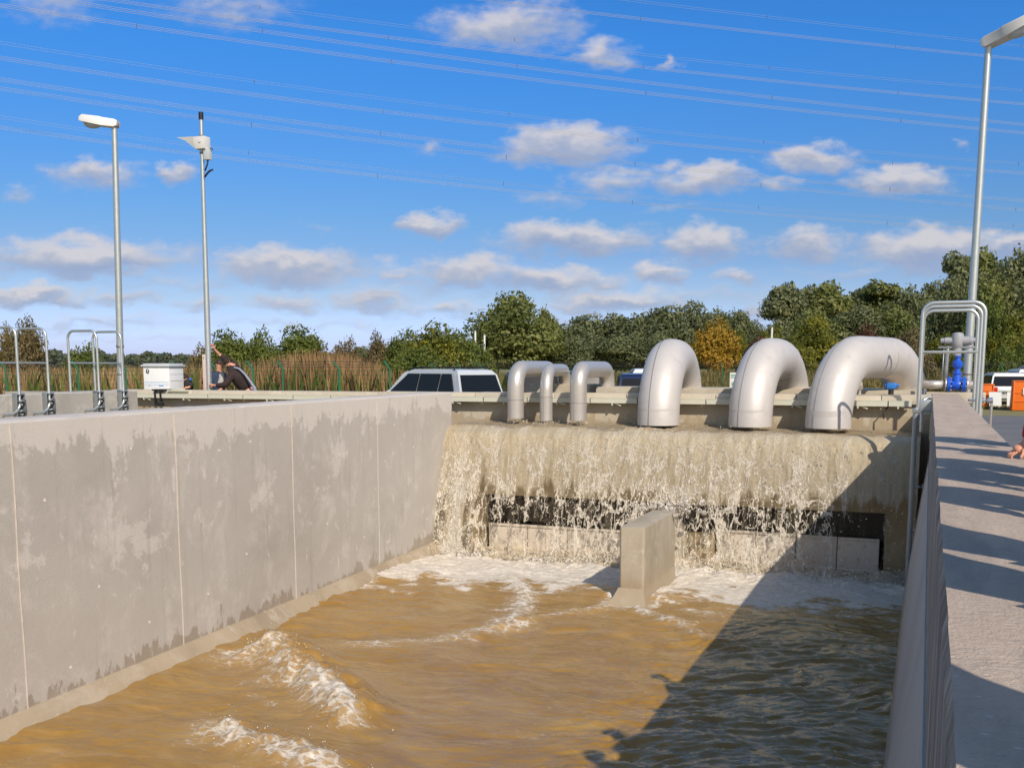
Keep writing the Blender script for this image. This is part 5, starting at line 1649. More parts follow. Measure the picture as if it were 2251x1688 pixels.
def plant(key, name, px, top, D, width, mat, label, group=None, cat='tree', base=0.0, sx=None):
    """px, top in the 2212-wide view; width in pixels"""
    me, tm, h, w = PROTO[key]
    p = P(px * S_, top * S_, D=D)
    H_ = max(.4, p.z - base); Wm = width * S_ * D / F_PX
    root = empty(name, (p.x, p.y, base), (px * 1.7) % 6.28, label, cat, group)
    for nm, m in (('crown', me), ('trunk', tm)):
        mm = m
        if nm == 'crown':
            mk = (key, mat)
            if mk not in PROTO:
                mm = m.copy(); mm.materials.clear(); mm.materials.append(LEAF[mat]); PROTO[mk] = mm
            mm = PROTO[mk]
        o = bpy.data.objects.new(nm, mm); COL.objects.link(o); o.parent = root
        o.scale = (Wm / w, Wm / w, H_ / h)
    return root


proto('a', seed=1, h=10, w=10, n=15000, leaf=.30, blobs=26)
proto('b', seed=2, h=10, w=9, n=13000, leaf=.30, blobs=20)
proto('c', seed=3, h=14, w=8, n=14000, leaf=.32, blobs=24, shape='tall', low=.1)
proto('d', seed=4, h=3.6, w=4, n=9000, leaf=.11, blobs=22, low=.02)
proto('e', seed=5, h=3.2, w=5, n=9000, leaf=.11, blobs=26, shape='flat')
proto('f', seed=6, h=10, w=10, n=16000, leaf=.26, blobs=34, low=.02)

G1 = 'trees beyond the meadow'
plant('f', 'broadleaf_tree', 1120, 634, 130, 225, 'mid', 'large round green tree standing apart, left of the dark wood', G1)
plant('c', 'broadleaf_tree', 1075, 668, 128, 75, 'mid', 'narrow green tree at the left edge of the big round tree', G1)
plant('b', 'broadleaf_tree', 1180, 672, 133, 70, 'mid', 'smaller green tree at the right shoulder of the round tree', G1)
row = [(1215, 700, 130), (1262, 686, 120), (1318, 680, 130), (1378, 676, 130), (1432, 668, 125), (1492, 654, 120), (1545, 668, 100), (1592, 676, 100), (1634, 694, 70)]
wrd = ['at the left end of the dark wood', 'second from the left in the dark wood', 'third from the left in the dark wood', 'above the two small pipes side of the wood', 'above the gap before the big pipes', 'the highest of the dark row, over the left big pipe', 'right of the highest of the dark row', 'above the yellow tree', 'low, at the right end of the dark row']
for i, (x, y, w_) in enumerate(row):
    plant(('a', 'b', 'f')[i % 3], 'broadleaf_tree', x, y, 142 + (i * 7) % 9, w_ * 1.1, 'dark', 'dark green tree, ' + wrd[i], G1)
for i, (x, y, w_) in enumerate([(1240, 728, 130), (1330, 722, 150), (1430, 720, 150), (1530, 716, 120)]):
    plant(('f', 'a')[i % 2], 'broadleaf_tree', x, y, 132, w_, 'dark', 'low dark tree in the front of the wood, %s' % ['first from the left', 'behind the small pipes', 'just left of the left big pipe', 'beside the yellow tree'][i], G1)
plant('d', 'autumn_tree', 1552, 694, 105, 128, 'yel', 'orange and yellow autumn tree between the two left big pipes', G1)
plant('d', 'autumn_tree', 1600, 716, 108, 50, 'yg', 'yellow green tree touching the right side of the orange tree', G1)
tall = [(1700, 606, 95, 'c'), (1748, 612, 90, 'c'), (1800, 602, 100, 'c'), (1858, 612, 95, 'c'), (1912, 602, 110, 'c'), (1968, 622, 100, 'a'), (2012, 616, 80, 'b'), (2050, 640, 90, 'a')]
wrd = ['leftmost', 'second from the left', 'third from the left', 'middle', 'highest', 'lower and broader', 'thin topped', 'rightmost, beside the tallest wood']
for i, (x, y, w_, k_) in enumerate(tall):
    plant(k_, 'broadleaf_tree', x, y, 165 + (i * 5) % 8, w_ * 1.2, 'mid' if i in (2, 4) else 'dark', 'tall green tree of the second wood, ' + wrd[i], G1)
for i, (x, y, w_, mt) in enumerate([(1690, 690, 110, 'dark'), (1760, 668, 120, 'mid'), (1850, 664, 150, 'dark'), (1940, 662, 150, 'mid'), (2020, 676, 130, 'dark')]):
    plant('f', 'broadleaf_tree', x, y, 140, w_ * 1.1, mt, 'leafy tree below the tall wood, %s' % ['at its left foot', 'over the middle big pipe', 'over the gap between big pipes', 'over the right big pipe', 'left of the hoops'][i], G1)
plant('f', 'autumn_tree', 1770, 684, 98, 130, 'yg', 'green and yellow tree between the middle and right big pipes', G1)
plant('d', 'autumn_tree', 1662, 704, 100, 80, 'yg', 'small green yellow tree left of the middle big pipe top', G1)
plant('b', 'autumn_tree', 1640, 730, 95, 60, 'red', 'small reddish tree between the autumn trees', G1)
plant('d', 'autumn_tree', 1868, 706, 96, 90, 'red', 'reddish purple bush tree above the right big pipe', G1)
plant('d', 'autumn_tree', 1730, 742, 90, 110, 'yg', 'low yellow green bush behind the middle big pipe', G1)
# tallest wood at the right edge
for i, (x, y, w_, D_, k_, mt) in enumerate([(2085, 538, 120, 120, 'c', 'dark'), (2140, 528, 130, 122, 'c', 'mid'), (2195, 540, 110, 118, 'a', 'dark'), (2235, 524, 120, 116, 'c', 'dark'), (2070, 600, 110, 115, 'f', 'dark'), (2150, 600, 150, 112, 'f', 'mid'), (2225, 610, 120, 112, 'a', 'dark')]):
    plant(k_, 'broadleaf_tree', x, y, D_, w_ * 1.15, mt, 'tall tree of the right hand wood, %s' % ['its left edge, left of the lamp post', 'highest crown right of the lamp post', 'between the high crown and the frame edge', 'cut by the right edge of the photo', 'lower crown left of the lamp post', 'lower crown right of the lamp post', 'lower crown at the right edge'][i], G1)
for i, (x, y, w_, mt) in enumerate([(2150, 660, 120, 'bush'), (2205, 668, 110, 'yg'), (2110, 700, 100, 'bush'), (2180, 712, 110, 'yg'), (1960, 716, 110, 'brown'), (2035, 722, 100, 'yg'), (2235, 716, 90, 'bush'), (2090, 748, 110, 'yg'), (2170, 752, 110, 'bush'), (1985, 752, 110, 'brown')]):
    plant(('e', 'd')[i % 2], 'shrub', x, y, 92 - i * 2, w_, mt, 'shrub on the slope at the right, %s' % ['topmost, right of the hoops', 'topmost, at the right edge', 'behind the upper hoop corner', 'yellowish, right of the hoops', 'brownish, above the right big pipe', 'yellowish, behind the actuator', 'at the very right edge', 'low, behind the hoop legs', 'low, above the orange boxes', 'low and brown, left of the hoops'][i], 'shrubs on the right slope', 'shrub')
# bushes behind the fence
G2 = 'bushes behind the green fence'
for (x, y, w_, D_, mt, k_, lab) in ((500, 716, 110, 58, 'bush', 'd', 'green bush just right of the instrument pole'), (560, 720, 100, 58, 'bush', 'e', 'low green bush between the pole bush and the round bush'), (655, 708, 130, 62, 'bush', 'd', 'round green bush above the dry reeds'),
                                  (815, 722, 60, 66, 'brown', 'd', 'thin brownish bush left of the big yellow green bush'), (868, 716, 90, 62, 'bush', 'd', 'yellow green bush above the nose of the silver car'), (930, 703, 130, 60, 'yg', 'd', 'largest yellow green bush behind the silver car'), (995, 716, 110, 62, 'bush', 'd', 'green bush right of the largest one, behind the silver car'),
                                  (1035, 745, 70, 64, 'bush', 'e', 'low green bush at the foot of the round tree'), (900, 752, 150, 55, 'bush', 'e', 'low leafy bush directly above the silver car roof'),
                                  (60, 692, 85, 56, 'brown', 'd', 'dark brownish shrub behind the leftmost hoops'), (15, 712, 70, 60, 'weed', 'e', 'yellowish shrub at the left edge'), (180, 748, 90, 60, 'bush', 'e', 'low green shrub between the two hoop pairs'),
                                  (440, 752, 80, 62, 'weed', 'e', 'low yellowish shrub left of the instrument pole'), (745, 738, 80, 66, 'brown', 'e', 'low brownish shrub above the right end of the reeds')):
    plant(k_, 'shrub', x, y, D_, w_ * 1.15, mt, lab, G2, 'shrub')
plant('b', 'broadleaf_tree', 775, 750, 260, 60, 'dark', 'small dark tree far off in the gap between bushes', 'distant trees')
for i, (x, y) in enumerate(((985, 714), (1000, 718), (1028, 706))):
    plant('c', 'poplar', x, y, 210, 16, 'mid', 'slim poplar left of the round tree, %s' % ['first', 'second', 'third, closest to it'][i], 'distant trees')


def stuff_quads(name, P0, hgt, wid, lean, mat, label, cat, seed, vmean=.5):
    """upright blades at the points P0"""
    rng = np.random.default_rng(seed); n = len(P0)
    a = rng.uniform(0, math.pi, n); dx = np.stack([np.cos(a), np.sin(a), 0 * a], -1) * (wid * rng.uniform(.5, 1.3, n))[:, None]
    top = np.stack([rng.normal(0, lean, n) * hgt, rng.normal(0, lean, n) * hgt, hgt], -1)
    mid = top * np.array([.35, .35, .55])
    V = np.stack([P0 - dx * .5, P0 + dx * .5, P0 + mid + dx * .6, P0 + top, P0 + mid - dx * .6], 1).reshape(-1, 3)
    F_ = np.arange(n * 5).reshape(n, 5)
    v = np.clip(rng.normal(vmean, .22, n) + .5 * (fbm(P0[:, 0] * .25, P0[:, 1] * .25, 3, seed) - .5), 0, 1)
    return tag(mesh_np(name, V, F_, mat, attrs={'v': v}), label, cat, kind='stuff')


def reeds():
    rng = np.random.default_rng(12); n = 30000
    # area between the fence and the bushes, from the left edge to the silver car
    px = rng.uniform(-250, 1110, n); D = rng.uniform(51, 74, n)
    dense = np.interp(px, [-250, 0, 120, 300, 440, 560, 660, 760, 850, 1110], [.7, .8, .7, .6, .5, .7, 1, 1, .5, .15])
    keep = rng.uniform(0, 1, n) < dense; px, D = px[keep], D[keep]; n = len(px)
    hh = np.interp(px, [-250, 0, 150, 300, 430, 560, 660, 700, 760, 830, 900, 1110], [1.75, 1.8, 1.7, 1.75, 1.9, 2.1, 2.55, 2.6, 2.45, 1.9, 1.5, 1.2]) * rng.uniform(.55, 1.05, n)
    lat = (px - PW / 2) * D / (F_PX * 1.0088)
    base = np.stack([HF.x * D + HR.x * lat, HF.y * D + HR.y * lat, 0 * D], -1)
    stuff_quads('reed_bed', base, hh, .055, .09, LEAF['reed'], 'dry orange brown reeds and weeds behind the green fence', 'reeds', 3)
    # green weeds mixed in
    n = 6000; px = rng.uniform(-250, 1110, n); D = rng.uniform(50, 80, n); lat = (px - PW / 2) * D / (F_PX * 1.0088)
    base = np.stack([HF.x * D + HR.x * lat, HF.y * D + HR.y * lat, 0 * D], -1)
    stuff_quads('tall_grass', base, np.interp(px, [-250, 300, 560, 900, 1110], [1.7, 1.75, 2.2, 1.9, 1.2]) * rng.uniform(.4, 1.0, n), .09, .16, LEAF['bush'], 'green weeds growing among the dry reeds', 'weeds', 5)
    # meadow edge on the right
    n = 26000; px = rng.uniform(1060, 2420, n); D = rng.uniform(62, 100, n); lat = (px - PW / 2) * D / (F_PX * 1.0088)
    base = np.stack([HF.x * D + HR.x * lat, HF.y * D + HR.y * lat, 0 * D], -1)
    hh = np.interp(D, [62, 80, 100], [.7, 1.2, 1.8]) * rng.uniform(.4, 1.1, n) * np.interp(px, [1060, 1500, 1800, 2420], [.7, .8, 1.1, 1.6])
    stuff_quads('meadow_grass', base, hh, .10, .16, LEAF['weed'], 'brownish meadow grass beyond the parked cars', 'grass', 7)
    # roadside weeds at the foot of the orange boxes
    n = 2500; px = rng.uniform(2120, 2330, n); D = rng.uniform(42, 44.2, n); lat = (px - PW / 2) * D / (F_PX * 1.0088)
    base = np.stack([HF.x * D + HR.x * lat, HF.y * D + HR.y * lat, 0 * D], -1)
    stuff_quads('roadside_grass', base, rng.uniform(.03, .15, n), .02, .3, LEAF['weed'], 'short dry weeds along the edge of the yard', 'grass', 9)


reeds()


def far_wood():
    rng = np.random.default_rng(31); n = 60000
    px = rng.uniform(-500, 2700, n); D = rng.uniform(420, 520, n)
    lump = fbm(px * .018, px * 0 + 3, 4, 5) + .25 * fbm(px * .09, px * 0 + 7, 3, 6)
    top = 3.0 + 6.5 * lump
    lat = (px - PW / 2) * D / (F_PX * 1.0088)
    pos = np.stack([HF.x * D + HR.x * lat, HF.y * D + HR.y * lat, rng.uniform(0, 1, n) ** .8 * top], -1)
    nrm = rng.normal(0, 1, (n, 3)) + np.array([HF.x * -1, HF.y * -1, .6]); nrm /= np.linalg.norm(nrm, axis=1)[:, None]
    a = np.cross(nrm, rng.normal(0, 1, (n, 3))); a /= np.linalg.norm(a, axis=1)[:, None]; b = np.cross(nrm, a); s = rng.uniform(.5, 1.2, n)[:, None]
    V = np.stack([pos - a * s, pos - b * s * .7, pos + a * s, pos + b * s * .7], 1).reshape(-1, 3)
    tag(mesh_np('far_wood', V, np.arange(n * 4).reshape(n, 4), LEAF['far'], attrs={'v': np.clip(rng.normal(.5, .2, n), 0, 1)}), 'low far-off line of trees along the horizon', 'wood', kind='stuff')


far_wood()
for i, (px, y0, y1) in enumerate(((1030, 716, 752), (1050, 724, 760), (1673, 708, 742))):
    a = P(px * S_ * .995 + 2, y1 * S_, D=98); b_ = P(px * S_, y0 * S_, D=98)
    t = empty('marker_post', (a.x, a.y, 0), 0, 'slim white marker post in the field, %s' % ['left of the round tree', 'right one of the pair by the round tree', 'before the tall wood'][i], 'post', 'white marker posts')
    m = MB((a.x, a.y, 0)); m.tube([(a.x, a.y, 0), (a.x, a.y, b_.z)], .09, 8); m.build('post', M['paint_white'], t)
    m = MB((a.x, a.y, 0)); m.cyl((a.x, a.y, b_.z), (a.x, a.y, b_.z + .1), .11, n=8); m.build('cap', M['galv_dark'], t)


# ------------------------------------------------------------------ people
def skin(name, chains, mat, parent, org, sub=2):
    """continuous surface grown from connected (point, radius) chains; a chain that starts at a point already used branches off there"""
    me = bpy.data.meshes.new(name); verts, idx, rad, edges = [], {}, [], []
    def vid(p, r):
        k = tuple(round(c, 4) for c in p)
        if k not in idx: idx[k] = len(verts); verts.append(Vector(p) - Vector(org)); rad.append(r)
        return idx[k]
    roots = []
    for ch in chains:
        prev = None
        for (p, r) in ch:
            new = tuple(round(c, 4) for c in p) not in idx
            v = vid(p, r)
            if prev is None and new: roots.append(v)
            if prev is not None and prev != v: edges.append((prev, v))
            prev = v
    me.from_pydata([tuple(v) for v in verts], edges, [])
    o = bpy.data.objects.new(name, me); COL.objects.link(o); o.parent = parent
    m = o.modifiers.new('skin', 'SKIN'); m.use_smooth_shade = True
    if not me.skin_vertices: 
        bpy.context.view_layer.objects.active = o
    sv = me.skin_vertices[0].data
    for i, r in enumerate(rad): sv[i].radius = (r, r) if not isinstance(r, tuple) else r; sv[i].use_root = i in roots
    s = o.modifiers.new('sub', 'SUBSURF'); s.levels = sub; s.render_levels = sub
    # freeze to a mesh with the material
    dg = bpy.context.evaluated_depsgraph_get(); dg.update()
    fm = bpy.data.meshes.new_from_object(o.evaluated_get(dg))
    o.modifiers.clear(); o.data = fm
    fm.materials.clear(); fm.materials.append(mat)
    for p in fm.polygons: p.use_smooth = True; p.material_index = 0
    return o


def V3(*a): return Vector(a)


def hand_chains(w, d, up, L=.19, curl=.5, thumb=1):
    """palm from wrist w along d with the back facing up; five fingers, unequal and bent"""
    d = d.normalized(); up = (up - d * up.dot(d)).normalized(); sd = d.cross(up)
    pc = w + d * (L * .27); pe = w + d * (L * .48)
    ch = []
    palm = [(w, .026), (pc, (.040)), (pe, .036)]
    ch.append(palm)
    for off, ln, ro in ((-.032, .36, .0085), (-.011, .42, .009), (.011, .39, .0088), (.031, .30, .0078)):
        a = pe + sd * off * .9; dd = d
        p1 = a + dd * L * ln * .42; dn = (dd * math.cos(curl) - up * math.sin(curl)); p2 = p1 + dn * L * ln * .34
        dn2 = (dd * math.cos(curl * 1.9) - up * math.sin(curl * 1.9)); p3 = p2 + dn2 * L * ln * .26
        ch.append([(a - d * .012, ro * 1.1), (p1, ro * 1.05), (p2, ro), (p3, ro * .8)])
    a = w + d * L * .14 + sd * (.030 * -thumb); tdir = (d * .72 - sd * thumb * .75 - up * .35).normalized(); b = a + tdir * .05; c = b + (tdir * .6 + d * .6 - up * .25).normalized() * .035
    ch.append([(a, .015), (b, .0115), (c, .0095)])
    return ch


def face_bits(head, fwd, up, parent, org, hr=.095, hair=True, hairmat=None, skinm=None):
    fwd = (fwd - up * fwd.dot(up)).normalized(); sd = fwd.cross(up).normalized()
    if hair:
        b = MB(org); rr = random.Random(int(abs(head.x) * 100))
        b.ball(head + up * hr * .42 - fwd * hr * .22, hr * 1.04, (1, 1, .95), 3)
        for i in range(34):
            a = rr.uniform(0, 6.28); e = rr.uniform(-.2, 1.3)
            dv = (sd * math.cos(a) * math.cos(e) - fwd * abs(math.sin(a)) * math.cos(e) * 1.0 + up * math.sin(e))
            b.ball(head + up * hr * .40 - fwd * hr * .2 + dv * hr * .95, hr * rr.uniform(.2, .34), (1, 1, 1), 1)
        b.build('hair', hairmat or M['hair'], parent)
    for s in (-1, 1):
        e = MB(org); e.ball(head + fwd * hr * .86 + sd * s * hr * .36 + up * hr * .12, hr * .13, (1, 1, .7), 1); e.build('eye', M['ink_dark'], parent)


def head_chains(neck, head, fwd, up, hr=.095):
    fwd = (fwd - up * fwd.dot(up)).normalized(); sd = fwd.cross(up).normalized()
    ch = [[(neck, .055), (head - up * hr * .55 + fwd * hr * .12, hr * .68), (head, hr * .92), (head + up * hr * .72 - fwd * hr * .05, hr * .70)]]
    ch.append([(head + fwd * hr * .55 + up * hr * .05, hr * .25), (head + fwd * hr * 1.12 - up * hr * .12, hr * .13)])      # nose
    ch.append([(head + fwd * hr * .5 - up * hr * .62, hr * .28), (head + fwd * hr * .80 - up * hr * .66, hr * .20)])       # mouth and chin
    for s in (-1, 1): ch.append([(head + sd * s * hr * .80 - fwd * hr * .1 + up * hr * .12, hr * .12), (head + sd * s * hr * 1.02 - fwd * hr * .18 - up * hr * .12, hr * .12)])
    return ch


def standing(x, y, label, top, legs=None, face=(-1, .35), z0=0.0, h=1.78, lean=.0, arms='phone', hairm=None, cap=None):
    """a person standing at (x, y) on z0, looking along face"""
    f = Vector((face[0], face[1], 0)).normalized(); u = Vector((0, 0, 1)); s = f.cross(u)
    org = (x, y, z0); b = Vector(org); k = h / 1.78
    t = empty('person', org, 0, label, 'person')
    pel = b + u * .95 * k; wai = b + u * 1.12 * k + f * lean * .3; che = b + u * 1.34 * k + f * lean * .8; nb = b + u * 1.50 * k + f * lean; head = b + u * 1.66 * k + f * (lean + .03)
    body = [[(pel, .13), (wai, .12), (che, .14), (nb, .06)]] + head_chains(nb, head, f - u * .25, u, .10 * k)
    jac = [[(pel - u * .05, .150), (wai, .150), (che, .165), (nb - u * .03, .085)]]
    trs = []
    shoe = []
    for q in (-1, 1):
        hip = pel + s * q * .09 - u * .03; kn = b + s * q * .11 + u * .50 * k + f * .03; an = b + s * q * .12 + u * .09
        toe = an + f * .16 - u * .045
        body.append([(pel, .13), (hip, .085), (kn, .055), (an, .04), (toe, .03)])
        trs.append([(pel - u * .02, .145), (hip, .105), (kn, .075), (an + u * .03, .065)])
        shoe.append([(an - f * .05 - u * .04, .045), (toe - f * .04, .048), (toe + f * .04, .036)])
        sh = che + s * q * .19 + u * .09
        if arms == 'phone': el = sh + f * .16 - u * .22 + s * q * .06; wr = el + f * .20 + u * .24 - s * q * .10
        elif arms == 'up': el = sh + f * .22 + u * .08 + s * q * .05; wr = el + f * .10 + u * .26 - s * q * .12
        elif arms == 'wall' and q == -1: el = sh - u * .24 + f * .12; wr = el + f * .20 - u * .12
        else: el = sh - u * .28 + s * q * .05; wr = el - u * .24 + f * .08
        body.append([(che, .14), (sh, .065), (el, .045), (wr, .028)])
        hd = (wr - el).normalized() if arms != 'phone' else (f * .5 + u * .8).normalized()
        for c in hand_chains(wr, hd, -f if arms in ('phone', 'up') else u, .19 * k, .7, q): body.append(c)
        jac.append([(che, .165), (sh, .088), (el, .066), (wr - (wr - el) * .08, .046)])
        if arms in ('phone', 'up') and q == 1: pw = wr
    bd = skin('body', body, M['skin'], t, org, 1)
    skin('jacket', jac, top, t, org, 2); skin('trousers', trs, legs or M['jeans'], t, org, 1); skin('shoes', shoe, M['shoe'], t, org, 1)
    face_bits(head, f, u, t, org, .10 * k, True, hairm)
    return t


# two workers behind the back wall setting the pole upright
def worker_front():
    D = 28.6
    def c1(x, y, d=0.0): return P(x / 3.568, 660 + y / 3.568, D=D + d)
    pel = c1(1965, 735, .1); che = c1(1860, 575, 0); nb = c1(1830, 520, 0); head = c1(1793, 492, -.02)
    org = (pel.x, pel.y, 0)
    t = empty('person', org, 0, 'worker in dark pullover and grey overalls bending down, both hands on the pole', 'person')
    up = (head - nb).normalized(); fw = (c1(1720, 560, -.15) - c1(1793, 492, -.02)).normalized()
    hup = (Vector((-.35, 0, .9)) - fw * Vector((-.35, 0, .9)).dot(fw)).normalized()
    sh1 = c1(1790, 480, .28); el1 = c1(1725, 430, .30); wr1 = c1(1682, 385, .15)
    sh2 = c1(1815, 590, -.25); el2 = c1(1765, 668, -.35); wr2 = c1(1675, 668, -.15)
    body = [[(pel, .14), ((pel + che) / 2, .15), (che, .15), (nb, .07)]] + head_chains(nb, head, fw, hup, .108)
    body += [[(che, .15), (sh1, .07), (el1, .045), (wr1, .03)], [(che, .15), (sh2, .075), (el2, .05), (wr2, .032)]]
    for c in hand_chains(wr1, (c1(1652, 330, .0) - wr1), Vector((.6, -.6, .2)), .21, .35, -1): body.append(c)
    for c in hand_chains(wr2, (c1(1615, 655, -.05) - wr2), Vector((.3, -.8, .5)), .20, .7, 1): body.append(c)
    for q in (-1, 1):
        hip = pel + Vector((.05, .1 * q, -.04)); kn = Vector((pel.x - .08, pel.y + .13 * q, .50)); an = Vector((pel.x + .12, pel.y + .15 * q, .09))
        body.append([(pel, .14), (hip, .09), (kn, .06), (an, .045), (an + Vector((-.17, 0, -.05)), .035)])
    skin('body', body, M['skin'], t, org, 2)
    jac = [[(pel + (che - pel) * .15, .22), ((pel + che) / 2, .235), (che, .225), (nb - (nb - che) * .2, .11)], [(che, .225), (sh1, .11), (el1.lerp(sh1, .05), .07)], [(che, .225), (sh2, .12), (el2, .095), (wr2.lerp(el2, .22), .06)]]
    skin('pullover', jac, M['pullover'], t, org, 2)
    tr = [[(pel + (che - pel) * .16, .225), (pel, .215)]]
    for q in (-1, 1):
        hip = pel + Vector((.05, .1 * q, -.04)); kn = Vector((pel.x - .08, pel.y + .13 * q, .50)); an = Vector((pel.x + .12, pel.y + .15 * q, .12))
        tr.append([(pel, .215), (hip, .15), (kn, .09), (an, .07)])
    skin('overalls', tr, M['overall'], t, org, 2)
    b = MB(org)
    pts = [c1(1838, 528, -.22), c1(1878, 538, -.28), c1(1922, 580, -.30), c1(1965, 640, -.28), c1(2000, 695, -.2)]
    b.tube(pts, [.022, .024, .026, .03, .05], 8); b.build('strap', M['overall'], t)
    b = MB(org)
    for q in (-1, 1):
        an = Vector((pel.x + .12, pel.y + .15 * q, .05)); b.box(an + Vector((-.22, -.05, -.05)), an + Vector((.08, .05, .07)), .03)
    b.build('shoe', M['shoe'], t, True)
    face_bits(head, fw, hup, t, org, .108)


def worker_back():
    D = 29.6
    def c1(x, y, d=0.0): return P(x / 3.568, 660 + y / 3.568, D=D + d)
    pel = c1(1720, 760, .1); che = c1(1712, 610); nb = c1(1715, 560); head = c1(1718, 505, -.03)
    org = (pel.x, pel.y, 0)
    t = empty('person', org, 0, 'second worker in blue and light grey crouching behind the pole, hand on the spirit level', 'person')
    u = Vector((0, 0, 1)); fw = -FW * .8 - HR * .5 - u * .3
    sh1 = c1(1660, 580, -.05); el1 = c1(1600, 655, -.12); wr1 = c1(1590, 625, -.3); sh2 = c1(1755, 585, -.05); el2 = c1(1770, 660, -.1); wr2 = c1(1730, 700, -.2)
    body = [[(pel, .14), (che, .15), (nb, .06)]] + head_chains(nb, head, fw, u, .105)
    body += [[(che, .15), (sh1, .07), (el1, .05), (wr1, .032)], [(che, .15), (sh2, .07), (el2, .05), (wr2, .032)]]
    for c in hand_chains(wr1, c1(1597, 580, -.35) - wr1, HR * -1, .19, .7, 1): body.append(c)
    for c in hand_chains(wr2, c1(1700, 720, -.3) - wr2, u, .19, .5, -1): body.append(c)
    for q in (-1, 1):
        kn = Vector((pel.x, pel.y, 0)) + HR * .2 * q - HF * .3 + u * .5; an = Vector((pel.x, pel.y, .09)) + HR * .18 * q
        body.append([(pel, .14), (kn, .06), (an, .045), (an - HF * .16 - u * .04, .035)])
    skin('body', body, M['skin'], t, org, 2)
    skin('jacket', [[(pel, .17), (che, .185), (nb - u * .02, .09)], [(che, .185), (sh1, .09), (el1, .075), (wr1.lerp(el1, .15), .05)], [(che, .185), (sh2, .09), (el2, .07), (wr2.lerp(el2, .15), .05)]], M['navy'], t, org, 2)
    skin('vest', [[(c1(1735, 560, -.14), .07), (c1(1740, 620, -.14), .09), (c1(1720, 675, -.14), .09)]], M['ltgrey'], t, org, 2)
    skin('sleeve', [[(el1.lerp(sh1, .4), .082), (el1, .085), (wr1.lerp(el1, .35), .06)]], M['overall'], t, org, 2)
    tr = []
    for q in (-1, 1):
        kn = Vector((pel.x, pel.y, 0)) + HR * .2 * q - HF * .3 + u * .5; an = Vector((pel.x, pel.y, .12)) + HR * .18 * q
        tr.append([(pel, .17), (kn, .085), (an, .07)])
    skin('trousers', tr, M['overall'], t, org, 2)
    face_bits(head, fw, u, t, org, .105)


def worker_third():
    D = 30.2
    def c1(x, y, d=0.0): return P((x + 20) / 3.568, 660 + (y - 34) / 3.568, D=D + d)
    pel = c1(1470, 760); che = c1(1462, 690); nb = c1(1440, 660); head = c1(1420, 650, .05); org = (pel.x, pel.y, 0); u = Vector((0, 0, 1))
    t = empty('person', org, 0, 'person in a black jacket crouching low, half hidden behind the white cabinet', 'person')
    body = [[(pel, .13), (che, .15), (nb, .06)]] + head_chains(nb, head, -HR - u * .6, u, .10)
    sh = che - FW * .16; el = c1(1490, 700, -.25); wr = c1(1455, 720, -.3)
    body += [[(che, .15), (sh, .07), (el, .05), (wr, .03)]] + hand_chains(wr, -HR, u, .18, .6, 1)
    for q in (-1, 1):
        kn = Vector((pel.x, pel.y, 0)) - HR * .3 + HF * .15 * q + u * .5; an = Vector((pel.x, pel.y, .09)) + HF * .15 * q
        body.append([(pel, .13), (kn, .06), (an, .045), (an - HR * .16 - u * .04, .03)])
    skin('body', body, M['skin'], t, org, 2)
    skin('jacket', [[(pel, .17), (che, .21), (nb, .09)], [(che, .21), (sh, .10), (el, .08), (wr.lerp(el, .2), .05)]], M['jacket_black'], t, org, 2)
    tr = []
    for q in (-1, 1):
        kn = Vector((pel.x, pel.y, 0)) - HR * .3 + HF * .15 * q + u * .5; an = Vector((pel.x, pel.y, .12)) + HF * .15 * q; tr.append([(pel, .16), (kn, .08), (an, .065)])
    skin('trousers', tr, M['jeans'], t, org, 2)
    b = MB(org); c = c1(1474, 656, -.3); b.box(c - Vector((.03, .03, .02)), c + Vector((.03, .03, .05)), .01); b.build('badge', M['lblue'], t)
    face_bits(head, -HR - u * .3, u, t, org, .10)


worker_front(); worker_back(); worker_third()


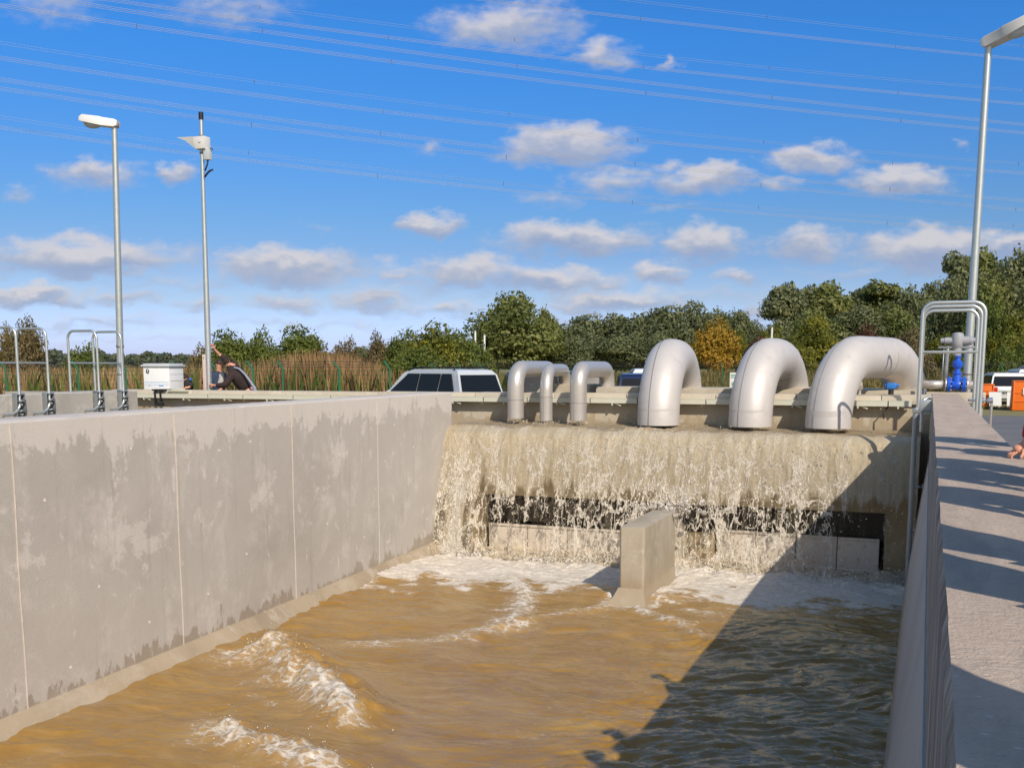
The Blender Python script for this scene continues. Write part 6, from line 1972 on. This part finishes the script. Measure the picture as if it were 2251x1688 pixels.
# visitors along the outside of the right wall; only one sleeve and hand reach into the photo
def visitor_red():
    org = (1.04, 7.35, .40); u = Vector((0, 0, 1)); b = Vector(org); f = Vector((-1, .1, 0)).normalized(); s = f.cross(u)
    t = empty('person', org, 0, 'visitor in a red jacket at the right edge, one hand resting on the wall', 'person')
    pel = b + u * .97; wai = b + u * 1.15 + f * .03; che = b + u * 1.38 + f * .08; nb = b + u * 1.54 + f * .10; head = b + u * 1.70 + f * .13
    body = [[(pel, .13), (wai, .12), (che, .14), (nb, .06)]] + head_chains(nb, head, f - u * .3, u, .10)
    jac = [[(pel - u * .05, .15), (wai, .15), (che, .165), (nb - u * .03, .085)]]; trs = []; shoe = []
    for q in (-1, 1):
        hip = pel + s * q * .09 - u * .03; kn = b + s * q * .11 + u * .50; an = b + s * q * .12 + u * .09; toe = an + f * .16 - u * .045
        body.append([(pel, .13), (hip, .085), (kn, .055), (an, .04), (toe, .03)]); trs.append([(pel - u * .02, .145), (hip, .105), (kn, .075), (an + u * .03, .065)])
        shoe.append([(an - f * .05 - u * .04, .045), (toe - f * .04, .048), (toe + f * .04, .036)])
        sh = che + s * q * .19 + u * .09
        if q == 1 or True:
            if s.y * q > 0: el = sh - u * .16 + f * .13; wr = Vector((.60, el.y - .02, 1.235)); hd = Vector((-.75, -.2, -.5)); el = Vector((.66, el.y + .02, 1.50))
            else: el = sh - u * .28 - f * .02; wr = el - u * .24 + f * .05; hd = -u
        body.append([(che, .14), (sh, .065), (el, .045), (wr, .028)])
        for c in hand_chains(wr, hd, Vector((-.5, -.3, .8)) if s.y * q > 0 else f, .17, .75, q): body.append(c)
        jac.append([(che, .165), (sh, .088), (el, .062), (wr + (el - wr).normalized() * .03, .040)])
    skin('body', body, M['skin'], t, org, 2); skin('jacket', jac, M['jacket_red'], t, org, 2); skin('trousers', trs, M['jeans'], t, org, 2); skin('shoes', shoe, M['shoe'], t, org, 1)
    face_bits(head, f, u, t, org, .10)


visitor_red()

_pl = MB((1.1, 3.5, 0)); _pl.box((.61, -2.2, 0.006), (1.75, 6.55, .66), .015)  # step added out of view, raises the visitors so their shadows reach farther
_st = _pl.build('added_step', M['wall_old']); _st.location = (1.1, 3.5, 0)
tag(_st, 'added unseen concrete step lifting the visitors to lengthen their shadows', 'step')
for (x, y, top, legs, arms, h, lab) in ((1.04, 8.35, 'jacket_black', 'jeans', 'down', 1.90, 'tall visitor in a black jacket, farthest along the right wall'),
                                        (1.0, 5.45, 'jacket_blue', 'jeans', 'down', 1.84, 'visitor in a blue jacket beside the one in red'),
                                        (.95, 4.45, 'jacket_green', 'navy', 'down', 1.80, 'visitor in an olive jacket at the right wall'),
                                        (.93, 3.05, 'ltgrey', 'jeans', 'phone', 1.84, 'visitor in a light grey jacket at the right wall'),
                                        (1.0, 6.15, 'ltgrey', 'navy', 'down', 1.84, 'visitor in a pale grey jacket standing behind the one in red'),
                                        (.88, 2.45, 'navy', 'jeans', 'phone', 1.78, 'visitor in a navy pullover at the right wall'),
                                        (.90, 1.05, 'overall', 'navy', 'phone', 1.80, 'visitor in a grey blue jacket nearest the photographer')):
    standing(x, y, lab, M[top], M[legs], (-1, .25), .66, h, .12, arms)

for (ya, yb, zt_, lab) in ((6.56, 7.80, .395, 'added unseen lower step under the visitor in red'), (7.81, 9.1, .66, 'added unseen step lifting the farthest visitor to lengthen the shadow')):
    _pl = MB((1.1, (ya + yb) / 2, 0)); _pl.box((.61, ya, .006), (1.75, yb, zt_), .015); _st = _pl.build('added_step', M['wall_old']); _st.location = (1.1, (ya + yb) / 2, 0); tag(_st, lab, 'step')
